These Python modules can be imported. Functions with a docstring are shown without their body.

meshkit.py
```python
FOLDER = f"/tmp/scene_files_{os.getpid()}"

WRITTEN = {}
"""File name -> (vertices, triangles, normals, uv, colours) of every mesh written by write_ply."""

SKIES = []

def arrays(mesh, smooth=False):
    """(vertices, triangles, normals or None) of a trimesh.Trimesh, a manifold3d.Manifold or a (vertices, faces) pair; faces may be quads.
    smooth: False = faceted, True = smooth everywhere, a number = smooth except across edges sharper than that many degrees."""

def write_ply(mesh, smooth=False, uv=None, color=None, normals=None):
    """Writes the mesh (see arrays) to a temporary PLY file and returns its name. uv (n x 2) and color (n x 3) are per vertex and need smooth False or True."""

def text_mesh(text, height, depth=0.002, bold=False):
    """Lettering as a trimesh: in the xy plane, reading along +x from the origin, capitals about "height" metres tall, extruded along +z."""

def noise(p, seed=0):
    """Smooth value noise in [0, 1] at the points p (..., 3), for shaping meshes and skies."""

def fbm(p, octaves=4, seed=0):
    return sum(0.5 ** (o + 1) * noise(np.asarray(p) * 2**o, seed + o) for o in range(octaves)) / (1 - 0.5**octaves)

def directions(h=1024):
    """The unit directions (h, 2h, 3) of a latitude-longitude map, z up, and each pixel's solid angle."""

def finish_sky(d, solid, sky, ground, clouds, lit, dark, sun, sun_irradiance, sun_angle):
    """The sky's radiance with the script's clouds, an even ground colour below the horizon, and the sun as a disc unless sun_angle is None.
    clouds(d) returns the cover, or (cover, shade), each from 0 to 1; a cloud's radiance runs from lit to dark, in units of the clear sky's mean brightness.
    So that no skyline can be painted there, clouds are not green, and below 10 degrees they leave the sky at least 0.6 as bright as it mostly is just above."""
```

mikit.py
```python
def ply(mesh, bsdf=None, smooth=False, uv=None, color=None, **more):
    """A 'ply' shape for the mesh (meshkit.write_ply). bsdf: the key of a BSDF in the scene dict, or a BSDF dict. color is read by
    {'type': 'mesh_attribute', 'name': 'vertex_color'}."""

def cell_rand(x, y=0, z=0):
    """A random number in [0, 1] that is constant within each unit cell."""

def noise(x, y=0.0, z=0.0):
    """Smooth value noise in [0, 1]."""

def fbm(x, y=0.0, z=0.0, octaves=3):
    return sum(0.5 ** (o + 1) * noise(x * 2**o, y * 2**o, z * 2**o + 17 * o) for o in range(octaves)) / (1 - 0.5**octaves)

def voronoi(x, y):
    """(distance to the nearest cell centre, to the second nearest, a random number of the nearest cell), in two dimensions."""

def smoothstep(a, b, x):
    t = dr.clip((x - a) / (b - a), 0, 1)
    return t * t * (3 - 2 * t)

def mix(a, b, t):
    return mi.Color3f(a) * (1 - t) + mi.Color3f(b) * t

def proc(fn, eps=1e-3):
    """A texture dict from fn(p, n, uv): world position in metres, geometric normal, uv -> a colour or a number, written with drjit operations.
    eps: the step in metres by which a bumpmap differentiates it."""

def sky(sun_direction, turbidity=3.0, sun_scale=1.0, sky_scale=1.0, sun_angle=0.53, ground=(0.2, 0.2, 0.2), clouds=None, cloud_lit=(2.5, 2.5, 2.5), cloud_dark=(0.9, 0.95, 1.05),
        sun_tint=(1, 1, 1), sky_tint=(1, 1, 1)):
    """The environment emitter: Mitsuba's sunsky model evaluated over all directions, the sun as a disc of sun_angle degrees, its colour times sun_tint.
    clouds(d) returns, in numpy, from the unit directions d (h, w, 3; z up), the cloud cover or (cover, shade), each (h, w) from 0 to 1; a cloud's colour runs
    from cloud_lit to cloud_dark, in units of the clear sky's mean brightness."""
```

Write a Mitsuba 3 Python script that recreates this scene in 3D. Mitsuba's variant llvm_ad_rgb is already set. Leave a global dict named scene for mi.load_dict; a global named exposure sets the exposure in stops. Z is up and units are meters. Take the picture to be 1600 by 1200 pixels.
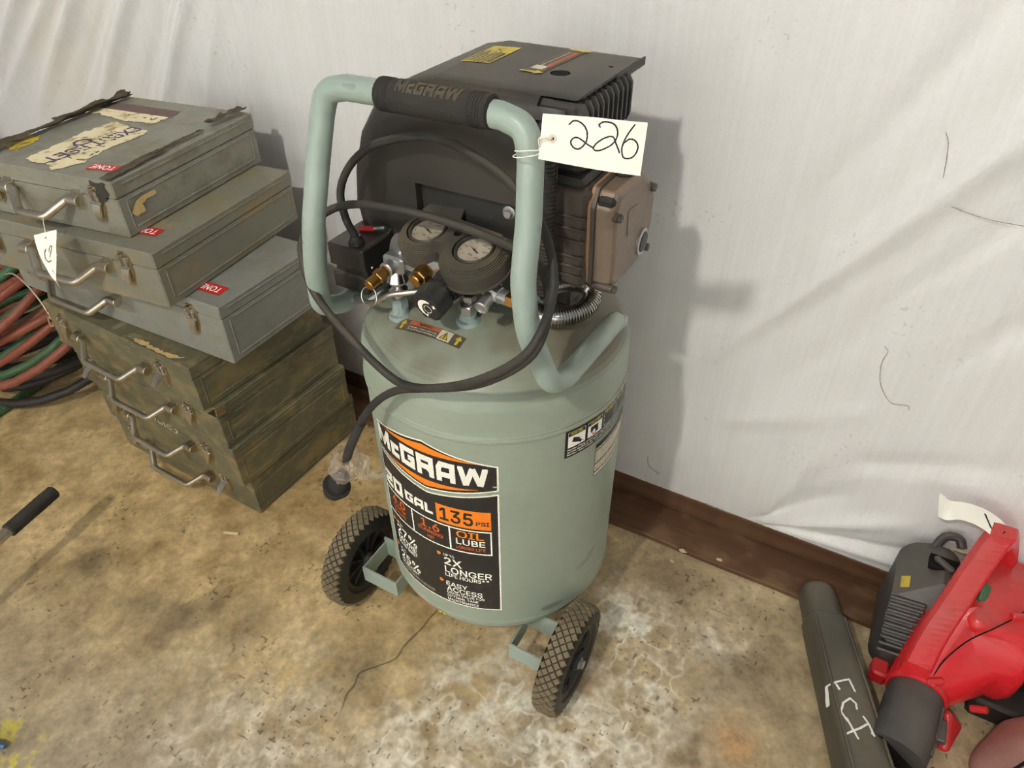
import math, random
import numpy as np, trimesh, drjit as dr, mitsuba as mi, mikit, meshkit
import manifold3d as m3
from shapely.geometry import Polygon, LineString, Point, MultiPolygon, box as sbox
from shapely.ops import unary_union
from shapely import affinity
from mikit import noise, fbm, voronoi, cell_rand, smoothstep, mix
random.seed(7); np.random.seed(7)
T = mi.ScalarTransform4f
scene, labels = {}, {}
A = np.array
# ------------------------------------------------------------------ camera, light, exposure
CAM = A([0.46267, -0.77498, 1.25641]); FWD = A([-0.38120, 0.67929, -0.62710]); UPV = A([-0.30132, 0.54998, 0.77892])
scene['camera'] = dict(type='perspective', to_world=T().look_at(origin=CAM.tolist(), target=(CAM + FWD).tolist(), up=UPV.tolist()),
                       fov=math.degrees(2 * math.atan(800 / 1108.985)), fov_axis='x', near_clip=0.02, far_clip=60.0)
exposure = 0.64
AMBIENT = (0.165, 0.165, 0.17)
LAMP_A, LAMP_A_RGB = (0.06, -1.85, 2.42), (920, 880, 812)
LAMP_B, LAMP_B_RGB = (1.25, -1.30, 2.45), (60, 60, 62)
WALL_LIGHT_RGB = (0.78, 0.80, 0.83)
FILL_PANEL_RGB = (0.75, 0.74, 0.72)
scene['ambient'] = dict(type='constant', radiance={'type': 'rgb', 'value': list(AMBIENT)})

# ------------------------------------------------------------------ helpers
def lin(r, g, b):
    c = A([r, g, b]) / 255.0
    return tuple(float(x) for x in np.where(c < 0.04045, c / 12.92, ((c + 0.055) / 1.055) ** 2.4))

def key_for(name, parent=None):
    base = (parent + '__' if parent else '') + name
    k, i = base, 0
    while k in scene or k in labels:
        i += 1
        k = f'{base}_{i:03d}'
    return k

def obj(name, mesh, m, parent=None, smooth=30, label=None, **kw):
    k = key_for(name, parent)
    scene[k] = mikit.ply(mesh, m, smooth=smooth, **kw)
    if label:
        labels[k] = {'label': label}
    return k

def thing(name, label, cat, group=None):
    k = key_for(name)
    labels[k] = {'label': label, 'category': cat}
    if group:
        labels[k]['group'] = group
    return k

def single(name, mesh, m, label, cat, smooth=30, group=None, kind=None):
    k = key_for(name)
    scene[k] = mikit.ply(mesh, m, smooth=smooth)
    labels[k] = {'label': label, 'category': cat}
    if group: labels[k]['group'] = group
    if kind: labels[k]['kind'] = kind
    return k

def struct(name, mesh, m, smooth=False, **kw):
    k = key_for(name)
    scene[k] = mikit.ply(mesh, m, smooth=smooth, **kw)
    labels[k] = {'kind': 'structure'}
    return k

def TM(v, f):
    return trimesh.Trimesh(np.asarray(v, float), np.asarray(f, int), process=False)

def cat(*ms):
    ms = [m for m in ms if m is not None]
    return trimesh.util.concatenate([TM(m.vertices, m.faces) for m in ms])

def hull(pts):
    return trimesh.convex.convex_hull(np.asarray(pts, float))

def cbox(x0, x1, y0, y1, z0, z1, c=0.001):
    pts = []
    for x, sx in ((x0, 1), (x1, -1)):
        for y, sy in ((y0, 1), (y1, -1)):
            for z, sz in ((z0, 1), (z1, -1)):
                pts += [(x + sx * c, y + sy * c, z), (x + sx * c, y, z + sz * c), (x, y + sy * c, z + sz * c)]
    return hull(pts)

def rbox(x0, x1, y0, y1, z0, z1, r=0.01, sub=2):
    s = trimesh.creation.icosphere(sub, r).vertices
    pts = [s + A([x, y, z]) for x in (x0 + r, x1 - r) for y in (y0 + r, y1 - r) for z in (z0 + r, z1 - r)]
    return hull(np.vstack(pts))

def to_m(mesh):
    return m3.Manifold(m3.Mesh(np.asarray(mesh.vertices, np.float32), np.asarray(mesh.faces, np.uint32)))

def from_m(m):
    q = m.to_mesh()
    return TM(q.vert_properties[:, :3], q.tri_verts)

def cut(a, *bs):
    m = to_m(a)
    for b in bs:
        m = m - to_m(b)
    return from_m(m)

def cr(pts, n=8, closed=False):
    P = np.asarray(pts, float)
    if closed:
        P = np.vstack([P[-1], P, P[0], P[1]])
    else:
        P = np.vstack([2 * P[0] - P[1], P, 2 * P[-1] - P[-2]])
    out = []
    for i in range(1, len(P) - 2):
        p0, p1, p2, p3 = P[i - 1:i + 3]
        for t in np.arange(n) / n:
            out.append(0.5 * (2 * p1 + (p2 - p0) * t + (2 * p0 - 5 * p1 + 4 * p2 - p3) * t * t + (3 * p1 - p0 - 3 * p2 + p3) * t ** 3))
    if not closed:
        out.append(P[-2])
    return A(out)

def fillet(pts, r, n=7):
    """A polyline with its inner corners rounded by (about) radius r (a number or one per corner)."""
    P = np.asarray(pts, float)
    out = [P[0]]
    for i in range(1, len(P) - 1):
        ri = r[i - 1] if hasattr(r, '__len__') else r
        a, b = P[i - 1] - P[i], P[i + 1] - P[i]
        la, lb = np.linalg.norm(a), np.linalg.norm(b)
        a, b = a / la, b / lb
        ang = math.acos(np.clip(a @ b, -1, 1))
        d = min(ri / math.tan(ang / 2), 0.48 * la, 0.48 * lb)
        s, e = P[i] + a * d, P[i] + b * d
        for t in np.linspace(0, 1, n):
            out.append((1 - t) ** 2 * s + 2 * t * (1 - t) * P[i] + t * t * e)
    out.append(P[-1])
    return A(out)

def tube(path, r, n=14, closed=False, cap=True):
    p = np.asarray(path, float)
    k = len(p)
    if closed:
        t = np.roll(p, -1, 0) - np.roll(p, 1, 0)
    else:
        t = np.gradient(p, axis=0)
    t /= np.linalg.norm(t, axis=1, keepdims=True) + 1e-12
    u = np.cross(t[0], [0, 0, 1.0])
    if np.linalg.norm(u) < 0.05:
        u = np.cross(t[0], [1.0, 0, 0])
    u /= np.linalg.norm(u)
    us = [u]
    for i in range(1, k):
        u = us[-1] - t[i] * (us[-1] @ t[i])
        us.append(u / np.linalg.norm(u))
    us = A(us); w = np.cross(t, us)
    an = np.arange(n) * 2 * np.pi / n
    rr = np.broadcast_to(np.asarray(r, float), (k,))
    v = p[:, None] + rr[:, None, None] * (np.cos(an)[None, :, None] * us[:, None] + np.sin(an)[None, :, None] * w[:, None])
    v = v.reshape(-1, 3)
    f = []
    for i in range(k if closed else k - 1):
        for j in range(n):
            a, b = i * n + j, i * n + (j + 1) % n
            c, d = ((i + 1) % k) * n + (j + 1) % n, ((i + 1) % k) * n + j
            f += [(a, c, b), (a, d, c)]
    if cap and not closed:
        v = np.vstack([v, p[0], p[-1]])
        a, b = len(v) - 2, len(v) - 1
        for j in range(n):
            f += [(a, j, (j + 1) % n), (b, (k - 1) * n + (j + 1) % n, (k - 1) * n + j)]
    m = TM(v, f)
    m.invert() if m.volume < 0 else None
    return m

def lathe(prof, n=48, phase=0.0):
    pr = A(prof, float) if False else np.asarray(prof, float)
    an = phase + np.arange(n) * 2 * np.pi / n
    v, f, rows = [], [], []
    for r, z in pr:
        if r < 1e-7:
            rows.append([len(v)]); v.append((0, 0, z))
        else:
            rows.append(list(range(len(v), len(v) + n)))
            v += [(r * math.cos(a), r * math.sin(a), z) for a in an]
    for a, b in zip(rows[:-1], rows[1:]):
        for j in range(n):
            j2 = (j + 1) % n
            if len(a) == 1 and len(b) == 1: continue
            if len(a) == 1: f.append((a[0], b[j], b[j2]))
            elif len(b) == 1: f.append((a[j], b[0], a[j2]))
            else: f += [(a[j], b[j], b[j2]), (a[j], b[j2], a[j2])]
    m = TM(v, f)
    if m.volume < 0: m.invert()
    return m

def frame(o, z, x=None):
    z = np.asarray(z, float); z = z / np.linalg.norm(z)
    x = A([1.0, 0, 0]) if x is None else np.asarray(x, float)
    if abs(x @ z) > 0.97: x = A([0, 1.0, 0])
    x = x - z * (x @ z); x /= np.linalg.norm(x)
    m = np.eye(4); m[:3, 0], m[:3, 1], m[:3, 2], m[:3, 3] = x, np.cross(z, x), z, o
    return m

def put(mesh, m):
    q = mesh.copy(); q.apply_transform(m)
    return q

def rod(p0, p1, r, n=24, b=None, r1=None):
    p0, p1 = np.asarray(p0, float), np.asarray(p1, float)
    L = np.linalg.norm(p1 - p0); r1 = r if r1 is None else r1
    b = min(0.15 * min(r, r1), 0.002, L * 0.3) if b is None else b
    return put(lathe([(0, 0), (r - b, 0), (r, b), (r1, L - b), (r1 - b, L), (0, L)], n), frame(p0, p1 - p0))

def turned(prof, p0, d, n=32, phase=0.0):
    return put(lathe(prof, n, phase), frame(p0, d))

def hexnut(p0, p1, r, hole=0):
    p0, p1 = np.asarray(p0, float), np.asarray(p1, float)
    L = np.linalg.norm(p1 - p0); b = 0.12 * r
    return put(lathe([(0, 0), (r - b, 0), (r, b), (r, L - b), (r - b, L), (0, L)], 6, 0.3), frame(p0, p1 - p0))

def polys(g):
    return [p for p in getattr(g, 'geoms', [g]) if p.geom_type == 'Polygon' and p.area > 1e-9]

def flat(g):
    ms = []
    for p in polys(g):
        v, f = trimesh.creation.triangulate_polygon(p, engine='earcut')
        ms.append(TM(np.c_[v, np.zeros(len(v))], f))
    return cat(*ms)

def prism(g, h, z0=0.0):
    ms = []
    for p in polys(g):
        m = trimesh.creation.extrude_polygon(p, h, engine='earcut')
        m.apply_translation([0, 0, z0]); ms.append(m)
    return cat(*ms)

def sub(mesh, e):
    v, f = trimesh.remesh.subdivide_to_size(mesh.vertices, mesh.faces, e, max_iter=12)
    return trimesh.Trimesh(v, f, process=True)

def warp(mesh, fn, e=0.008):
    m = sub(mesh, e)
    m.vertices = fn(np.asarray(m.vertices))
    return m

def strokes(lines, w, cap='round', join='round'):
    c = {'round': 1, 'flat': 2, 'square': 3}[cap]; j = {'round': 1, 'mitre': 2}[join]
    return unary_union([LineString(l).buffer(w / 2, cap_style=c, join_style=j, quad_segs=4) for l in lines])

def inter(text, height, bold=True, sx=1.0):
    m = meshkit.text_mesh(text, height, depth=0.001, bold=bold)
    k = m.face_normals[:, 2] > 0.9
    m = trimesh.Trimesh(m.vertices, m.faces[k], process=True)
    v = np.array(m.vertices); v[:, 2] = 0; v[:, 0] *= sx
    return TM(v, m.faces)

def place2(mesh, x, y, width=None, align='l'):
    v = np.array(mesh.vertices)
    v[:, 0] -= v[:, 0].min()
    if width: v[:, 0] *= width / v[:, 0].max()
    if align == 'c': v[:, 0] -= v[:, 0].max() / 2
    v[:, 0] += x; v[:, 1] += y
    return TM(v, mesh.faces)

# a square heavy alphabet for the brand plate
def block(text, h, t=0.27, gap=0.13):
    a = t / 2
    G = {'M': (1.12, [[(a, 0), (a, 1), ], [(1.12 - a, 0), (1.12 - a, 1)], [(a, 1 - a), (.56, .22), (1.12 - a, 1 - a)]]),
         'c': (.62, [[(.62, .72 - a), (a, .72 - a), (a, a), (.62, a)]]),
         'G': (.92, [[(.92, 1 - a), (a, 1 - a), (a, a), (.92 - a, a), (.92 - a, .5), (.5, .5)]]),
         'R': (.95, [[(a, 0), (a, 1 - a), (.95 - a, 1 - a), (.95 - a, .46), (a, .46)], [(.6, .46), (.95 - a, .25), (.95 - a, 0)]]),
         'A': (.95, [[(a, 0), (a, .8 - a), (a + .12, 1 - a), (.95 - a, 1 - a), (.95 - a, 0)], [(a, .36), (.95 - a, .36)]]),
         'W': (1.4, [[(.1, 1.02), (.36, 0.02), ], [(.36, .06), (.7, .95)], [(.7, .95), (1.04, .06)], [(1.04, .02), (1.3, 1.02)]]),
         '2': (.85, [[(0, 1 - a), (.85 - a, 1 - a), (.85 - a, .52), (a, .48), (a, a), (.85, a)]]),
         '0': (.9, [[(a, a), (.9 - a, a), (.9 - a, 1 - a), (a, 1 - a), (a, a), (.5, a)]]),
         'L': (.75, [[(a, 1), (a, a), (.75, a)]]), ' ': (.3, [])}
    x, out = 0, []
    for ch in text:
        w, ls = G[ch]
        if ls:
            g = strokes(ls, t, 'flat', 'mitre').intersection(sbox(0, 0, w, 1))
            out.append(affinity.translate(g, x, 0))
        x += w + gap
    return flat(affinity.scale(unary_union(out), h, h, origin=(0, 0)))

# ------------------------------------------------------------------ materials
def rgb(c): return {'type': 'rgb', 'value': [float(x) for x in c]}
def tex(c): return mikit.proc(c) if callable(c) else rgb(c)
def mat(name, col, rough=0.5, metallic=0.0, spec=0.5, **k):
    d = dict(type='principled', base_color=tex(col), roughness=tex(rough) if callable(rough) else float(rough), metallic=float(metallic), specular=float(spec))
    d.update(k)
    scene[name] = {'type': 'twosided', 'bsdf': d}
    return name

def up(n): return smoothstep(0.35, 0.95, n.z)

def f_floor(p, n, uv):
    x, y = p.x, p.y
    a = fbm(x * 3.1 + 7, y * 3.1, 0.3, 4); b = fbm(x * 21, y * 21, 3.0, 5); c = noise(x * 210, y * 210, 1.5); e = fbm(x * 70, y * 70, 9.0, 2)
    base = mix(lin(152, 126, 82), lin(206, 180, 130), smoothstep(0.25, 0.75, a * 0.5 + b * 0.5))
    base = mix(base, mix(lin(140, 124, 97), lin(190, 173, 142), b), 0.75 * smoothstep(-0.15, 0.35, x))
    gray = smoothstep(-0.12, -0.62, y - 0.15 * x + 0.35 * (a - 0.5))
    base = mix(base, mix(lin(128, 116, 97), lin(172, 160, 140), b), 0.8 * gray)
    w = mi.Float(0)
    for cx, cy, s, k in ((.27, .03, .085, 1.0), (.34, -.03, .10, .8), (.17, -.20, .10, .85), (.09, -.27, .11, .75), (.27, -.25, .13, .9), (.06, -.38, .13, .7), (.42, .05, .07, .5), (.36, -.16, .1, .6), (-.2, -.5, .2, .35)):
        w = dr.maximum(w, k * dr.exp(-(dr.square(x - cx) + dr.square(y - cy)) / (s * s)))
    vein = smoothstep(0.16, 0.02, dr.abs(fbm(x * 24, y * 24, 5.0, 3) - 0.5) * 2)
    w = w * smoothstep(0.36, 0.64, fbm(x * 24 + 3, y * 24, 2.0, 5)) * (0.55 + 0.9 * (e - 0.2)) + 0.6 * w * vein
    base = mix(base, lin(232, 226, 206), dr.clip(w, 0, 0.9))
    d = mi.Float(0)
    for cx, cy, s, k in ((-.52, -.36, .09, .55), (-.40, -.33, .07, .45), (-.14, -.30, .06, .5), (.48, -.15, .06, .6), (-.8, -.39, .05, .6), (.30, .18, .09, .5), (-.62, -.40, .06, .5), (.5, .05, .1, .4)):
        d = dr.maximum(d, k * dr.exp(-(dr.square(x - cx) + dr.square(y - cy)) / (s * s)))
    d = d * smoothstep(0.35, 0.55, fbm(x * 9, y * 9, 8.0, 3))
    base = mix(base, lin(92, 76, 58), dr.clip(d * 1.2, 0, 0.8))
    o = dr.exp(-(dr.square(x - .52) + dr.square(y + .10)) / 0.002) * 0.6 + dr.exp(-(dr.square(x + .45) + dr.square(y + .02)) / 0.004) * 0.35
    base = mix(base, lin(172, 124, 72), dr.clip(o * b * 1.5, 0, 0.6))
    ye = (dr.exp(-(dr.square(x + .61) + dr.square(y + .69)) / 0.0006) + dr.exp(-(dr.square(x + .54) + dr.square(y + .71)) / 0.0012)) * smoothstep(.5, .7, e)
    base = mix(base, lin(190, 176, 60), dr.clip(ye, 0, .7))
    pits = smoothstep(0.82, 0.9, noise(x * 150, y * 150, 4.0)) * smoothstep(.4, .8, noise(x * 14, y * 14, 6.0))
    g_ = noise(x * 420, y * 420, 2.5)
    base = base * (0.52 + 0.32 * c + 0.46 * e + 0.20 * g_) * (1 - 0.5 * pits)
    # a crack that wanders away from the tank
    cx = -0.10 + 0.05 * (fbm(y * 9, 2.0, 0.0, 3) - 0.5) * 2 + 0.06 * (y + .15)
    ck = smoothstep(0.0035, 0.0008, dr.abs(x - cx)) * smoothstep(-.40, -.36, y) * smoothstep(0.0, -0.1, y)
    return base * (1 - 0.55 * ck)

def f_wall(p, n, uv):
    x, z = p.x, p.z
    wv = noise(x * 260, z * 6, 2.0) * 0.35 + noise(x * 90, z * 3, 7.0) * 0.25 + 0.2
    c = mix(lin(214, 213, 208), lin(224, 224, 222), wv)
    st = fbm(x * 2.2, z * 2.2, 4.0, 3)
    c = mix(c, lin(224, 217, 198), 0.45 * smoothstep(.45, .75, st) * smoothstep(.25, -.6, x))
    dirt = smoothstep(.86, .93, noise(x * 160, z * 160, 3.0)) * smoothstep(.6, .85, noise(x * 11, z * 11, 1.0))
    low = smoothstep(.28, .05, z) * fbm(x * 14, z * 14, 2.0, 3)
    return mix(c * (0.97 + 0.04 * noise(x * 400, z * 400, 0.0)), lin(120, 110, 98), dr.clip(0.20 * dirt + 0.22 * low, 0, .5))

def f_wood(p, n, uv):
    g = fbm(p.x * 5, p.y * 60, p.z * 60, 4); h = fbm(p.x * 16, p.y * 22, 3.0, 3)
    c = mix(lin(62, 40, 27), lin(104, 74, 52), g)
    d = smoothstep(.45, .75, h)
    return mix(c, lin(128, 104, 76), 0.45 * d * (0.4 + 0.6 * up(n)))

def f_tank(p, n, uv):
    a = fbm(p.x * 9, p.y * 9, p.z * 9, 4); s = noise(p.x * 120, p.y * 120, p.z * 120)
    c = mix(lin(138, 149, 133), lin(150, 160, 144), a)
    dust = up(n) * (0.35 + 0.6 * smoothstep(.3, .7, fbm(p.x * 14 + 3, p.y * 14, p.z * 5, 3)))
    rim = smoothstep(.15, .6, n.z) * smoothstep(.06, .21, p.x) * 0.55
    c = mix(c, lin(104, 94, 74), dr.clip(0.80 * dust + rim, 0, .9))
    sc = smoothstep(.72, .82, noise(p.x * 30, p.y * 30, p.z * 60)) * smoothstep(.55, .7, fbm(p.x * 7, p.y * 7, p.z * 7 + 4, 2)) * smoothstep(.33, .2, p.z)
    return mix(c, lin(84, 88, 82), dr.clip(0.5 * sc, 0, 1)) * (0.97 + 0.05 * s)

def f_frame(p, n, uv):
    a = fbm(p.x * 12, p.y * 12, p.z * 12, 4)
    c = mix(lin(138, 154, 143), lin(152, 166, 155), a)
    ch = smoothstep(.80, .84, noise(p.x * 75, p.y * 75, p.z * 75)) * smoothstep(.55, .75, noise(p.x * 13, p.y * 13, p.z * 13))
    c = mix(c, lin(96, 98, 92), .6 * ch)
    return mix(c, lin(140, 132, 112), .45 * up(n) * smoothstep(.78, .66, p.z))

def dusty(c0, c1, dust, amt, sc=18):
    def f(p, n, uv):
        a = fbm(p.x * sc, p.y * sc, p.z * sc, 4); s = noise(p.x * 150, p.y * 150, p.z * 150)
        c = mix(c0, c1, a)
        return mix(c, dust, dr.clip(amt * (0.25 + 0.75 * up(n)) * smoothstep(.2, .75, fbm(p.x * sc * .6 + 5, p.y * sc * .6, p.z * sc * .6, 3)), 0, 1)) * (0.94 + 0.1 * s)
    return f

def f_case(c0, c1, grime, rust, amt):
    def f(p, n, uv):
        a = fbm(p.x * 8, p.y * 8, p.z * 8, 4); b = fbm(p.x * 26 + 9, p.y * 26, p.z * 26, 3)
        c = mix(c0, c1, a)
        c = mix(c, grime, amt * smoothstep(.45, .75, b))
        c = mix(c, rust, amt * (0.35 + 0.45 * up(n)) * smoothstep(.58, .78, fbm(p.x * 19 + 2, p.y * 19, p.z * 26, 4)))
        c = mix(c, grime, amt * 0.6 * smoothstep(.55, .8, fbm(p.x * 60, p.y * 60, p.z * 90, 3)))
        sc = smoothstep(.75, .8, noise(p.x * 40, p.y * 40, p.z * 160)) * smoothstep(.6, .8, noise(p.x * 11, p.y * 11, p.z * 11))
        return mix(c, lin(150, 140, 115), .35 * sc) * (0.95 + .08 * noise(p.x * 170, p.y * 170, p.z * 170))
    return f

mat('m_floor', f_floor, 0.72, spec=0.35)
scene['m_wall'] = {'type': 'twosided', 'bsdf': {'type': 'bumpmap', 'scale': 1.0, 'bump': mikit.proc(lambda p, n, uv: 0.00011 * noise(p.x * 230, p.z * 14, 1.0) + 0.00030 * noise(p.x * 120, p.z * 120, 2.0), eps=8e-4),
                   'b': {'type': 'principled', 'base_color': mikit.proc(f_wall), 'roughness': 0.42, 'specular': 0.45}}}
mat('m_wood', f_wood, 0.7, spec=0.3)
mat('m_tank', f_tank, 0.42, spec=0.45)
mat('m_frame', f_frame, 0.38, spec=0.5)
mat('m_black', dusty(lin(30, 31, 31), lin(42, 42, 40), lin(98, 90, 74), .55), 0.5, spec=.4)
mat('m_shroud', dusty(lin(34, 34, 33), lin(46, 45, 42), lin(88, 80, 64), .75, 9), 0.48, spec=.45)
mat('m_panel', dusty(lin(46, 46, 44), lin(60, 59, 54), lin(104, 94, 74), .7), 0.5, spec=.4)
mat('m_switch', dusty(lin(22, 23, 24), lin(30, 31, 31), lin(96, 88, 74), .35), 0.4, spec=.45)
mat('m_rubber', dusty(lin(34, 34, 33), lin(46, 45, 43), lin(92, 84, 70), .35), 0.75, spec=.25)
mat('m_cord', dusty(lin(38, 38, 37), lin(52, 51, 47), lin(100, 92, 76), .55, 30), 0.6, spec=.3)
mat('m_tyre', dusty(lin(94, 84, 66), lin(122, 110, 88), lin(150, 138, 112), .4, 26), 0.85, spec=.15)
mat('m_tyre_groove', dusty(lin(52, 46, 37), lin(66, 58, 46), lin(96, 86, 68), .3, 26), 0.85, spec=.15)
mat('m_hub', dusty(lin(24, 24, 24), lin(33, 33, 32), lin(90, 84, 70), .3), 0.5, spec=.4)
mat('m_iron', dusty(lin(64, 61, 57), lin(88, 83, 76), lin(122, 100, 78), .5, 14), 0.5, metallic=0.35, spec=.4)
mat('m_iron_cover', dusty(lin(112, 99, 88), lin(134, 120, 107), lin(150, 126, 100), .5, 14), 0.45, metallic=0.35, spec=.4)
mat('m_gasket', lin(150, 116, 82), 0.6)
mat('m_fin', dusty(lin(52, 52, 50), lin(74, 73, 69), lin(110, 102, 84), .35), 0.5, metallic=.3)
mat('m_zinc', dusty(lin(170, 172, 172), lin(196, 196, 192), lin(150, 138, 112), .35, 40), 0.3, metallic=0.85)
mat('m_chrome', dusty(lin(205, 204, 200), lin(225, 224, 220), lin(160, 140, 105), .3, 40), 0.16, metallic=1.0)
mat('m_nickel', dusty(lin(196, 188, 170), lin(222, 214, 196), lin(140, 110, 74), .35, 60), 0.34, metallic=1.0)
mat('m_latch', dusty(lin(176, 162, 136), lin(214, 202, 178), lin(96, 72, 46), .6, 120), 0.36, metallic=1.0)
mat('m_brass', dusty(lin(176, 128, 62), lin(206, 160, 92), lin(110, 86, 50), .4, 80), 0.32, metallic=1.0)
mat('m_alu', dusty(lin(190, 186, 178), lin(212, 208, 200), lin(150, 136, 112), .3, 60), 0.34, metallic=1.0)
mat('m_weldpaint', dusty(lin(128, 148, 146), lin(150, 168, 164), lin(130, 120, 100), .45, 60), 0.5)
mat('m_white', lin(240, 237, 222), 0.55, spec=.3)
mat('m_card', lambda p, n, uv: mix(lin(246, 241, 224), lin(252, 249, 238), fbm(p.x * 30, p.y * 30, p.z * 30, 3)), 0.8, spec=.15)
mat('m_marker', lin(30, 30, 34), 0.6)
mat('m_decal', dusty(lin(26, 26, 28), lin(32, 32, 33), lin(76, 66, 54), .25, 30), 0.4, spec=.45)
mat('m_orange', lin(243, 128, 24), 0.5)
mat('m_dorange', lin(214, 92, 32), 0.5)
mat('m_yellow', dusty(lin(196, 168, 44), lin(210, 184, 62), lin(120, 104, 62), .5, 60), 0.5)
mat('m_byellow', lin(226, 206, 40), 0.5)
mat('m_wlabel', dusty(lin(206, 196, 172), lin(222, 214, 192), lin(140, 124, 92), .4, 60), 0.6)
mat('m_dlabel', dusty(lin(50, 46, 42), lin(66, 60, 52), lin(110, 98, 74), .6, 40), 0.6)
mat('m_redlabel', dusty(lin(176, 74, 48), lin(190, 92, 62), lin(120, 96, 66), .5, 60), 0.6)
mat('m_face', dusty(lin(176, 166, 146), lin(208, 200, 180), lin(140, 122, 98), .55, 55), 0.6)
mat('m_dark', lin(12, 12, 12), 0.8, spec=.2)
mat('m_ink', lin(72, 62, 54), 0.7)
mat('m_grayA', f_case(lin(118, 118, 106), lin(140, 139, 125), lin(104, 96, 76), lin(134, 104, 62), .45), 0.5, spec=.4)
mat('m_grayB', f_case(lin(110, 109, 97), lin(128, 126, 112), lin(126, 114, 84), lin(158, 128, 80), .7), 0.52, spec=.4)
mat('m_grayC', f_case(lin(118, 119, 110), lin(134, 135, 126), lin(112, 108, 94), lin(126, 110, 80), .3), 0.42, spec=.45)
mat('m_olive', f_case(lin(78, 76, 58), lin(100, 97, 76), lin(130, 116, 80), lin(140, 108, 64), .6), 0.48, spec=.42)
mat('m_tape', dusty(lin(66, 58, 48), lin(98, 88, 72), lin(120, 104, 78), .5, 60), 0.8, spec=.2)
mat('m_sticker', lambda p, n, uv: mix(lin(226, 214, 176), lin(170, 148, 104), smoothstep(.5, .8, fbm(p.x * 60, p.y * 60, p.z * 60, 4))), 0.8, spec=.2)
mat('m_stickerdark', dusty(lin(86, 74, 70), lin(112, 100, 92), lin(150, 80, 90), .2, 60), 0.8)
mat('m_kraft', dusty(lin(190, 160, 104), lin(206, 180, 128), lin(150, 120, 76), .4, 80), 0.8)
mat('m_purple', lin(84, 72, 98), 0.8)
mat('m_red', lin(196, 38, 40), 0.5)
mat('m_hosered', dusty(lin(118, 58, 42), lin(142, 76, 56), lin(120, 92, 70), .5, 20), 0.55)
mat('m_hosegreen', dusty(lin(44, 82, 52), lin(60, 104, 68), lin(94, 92, 70), .5, 20), 0.55)
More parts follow.
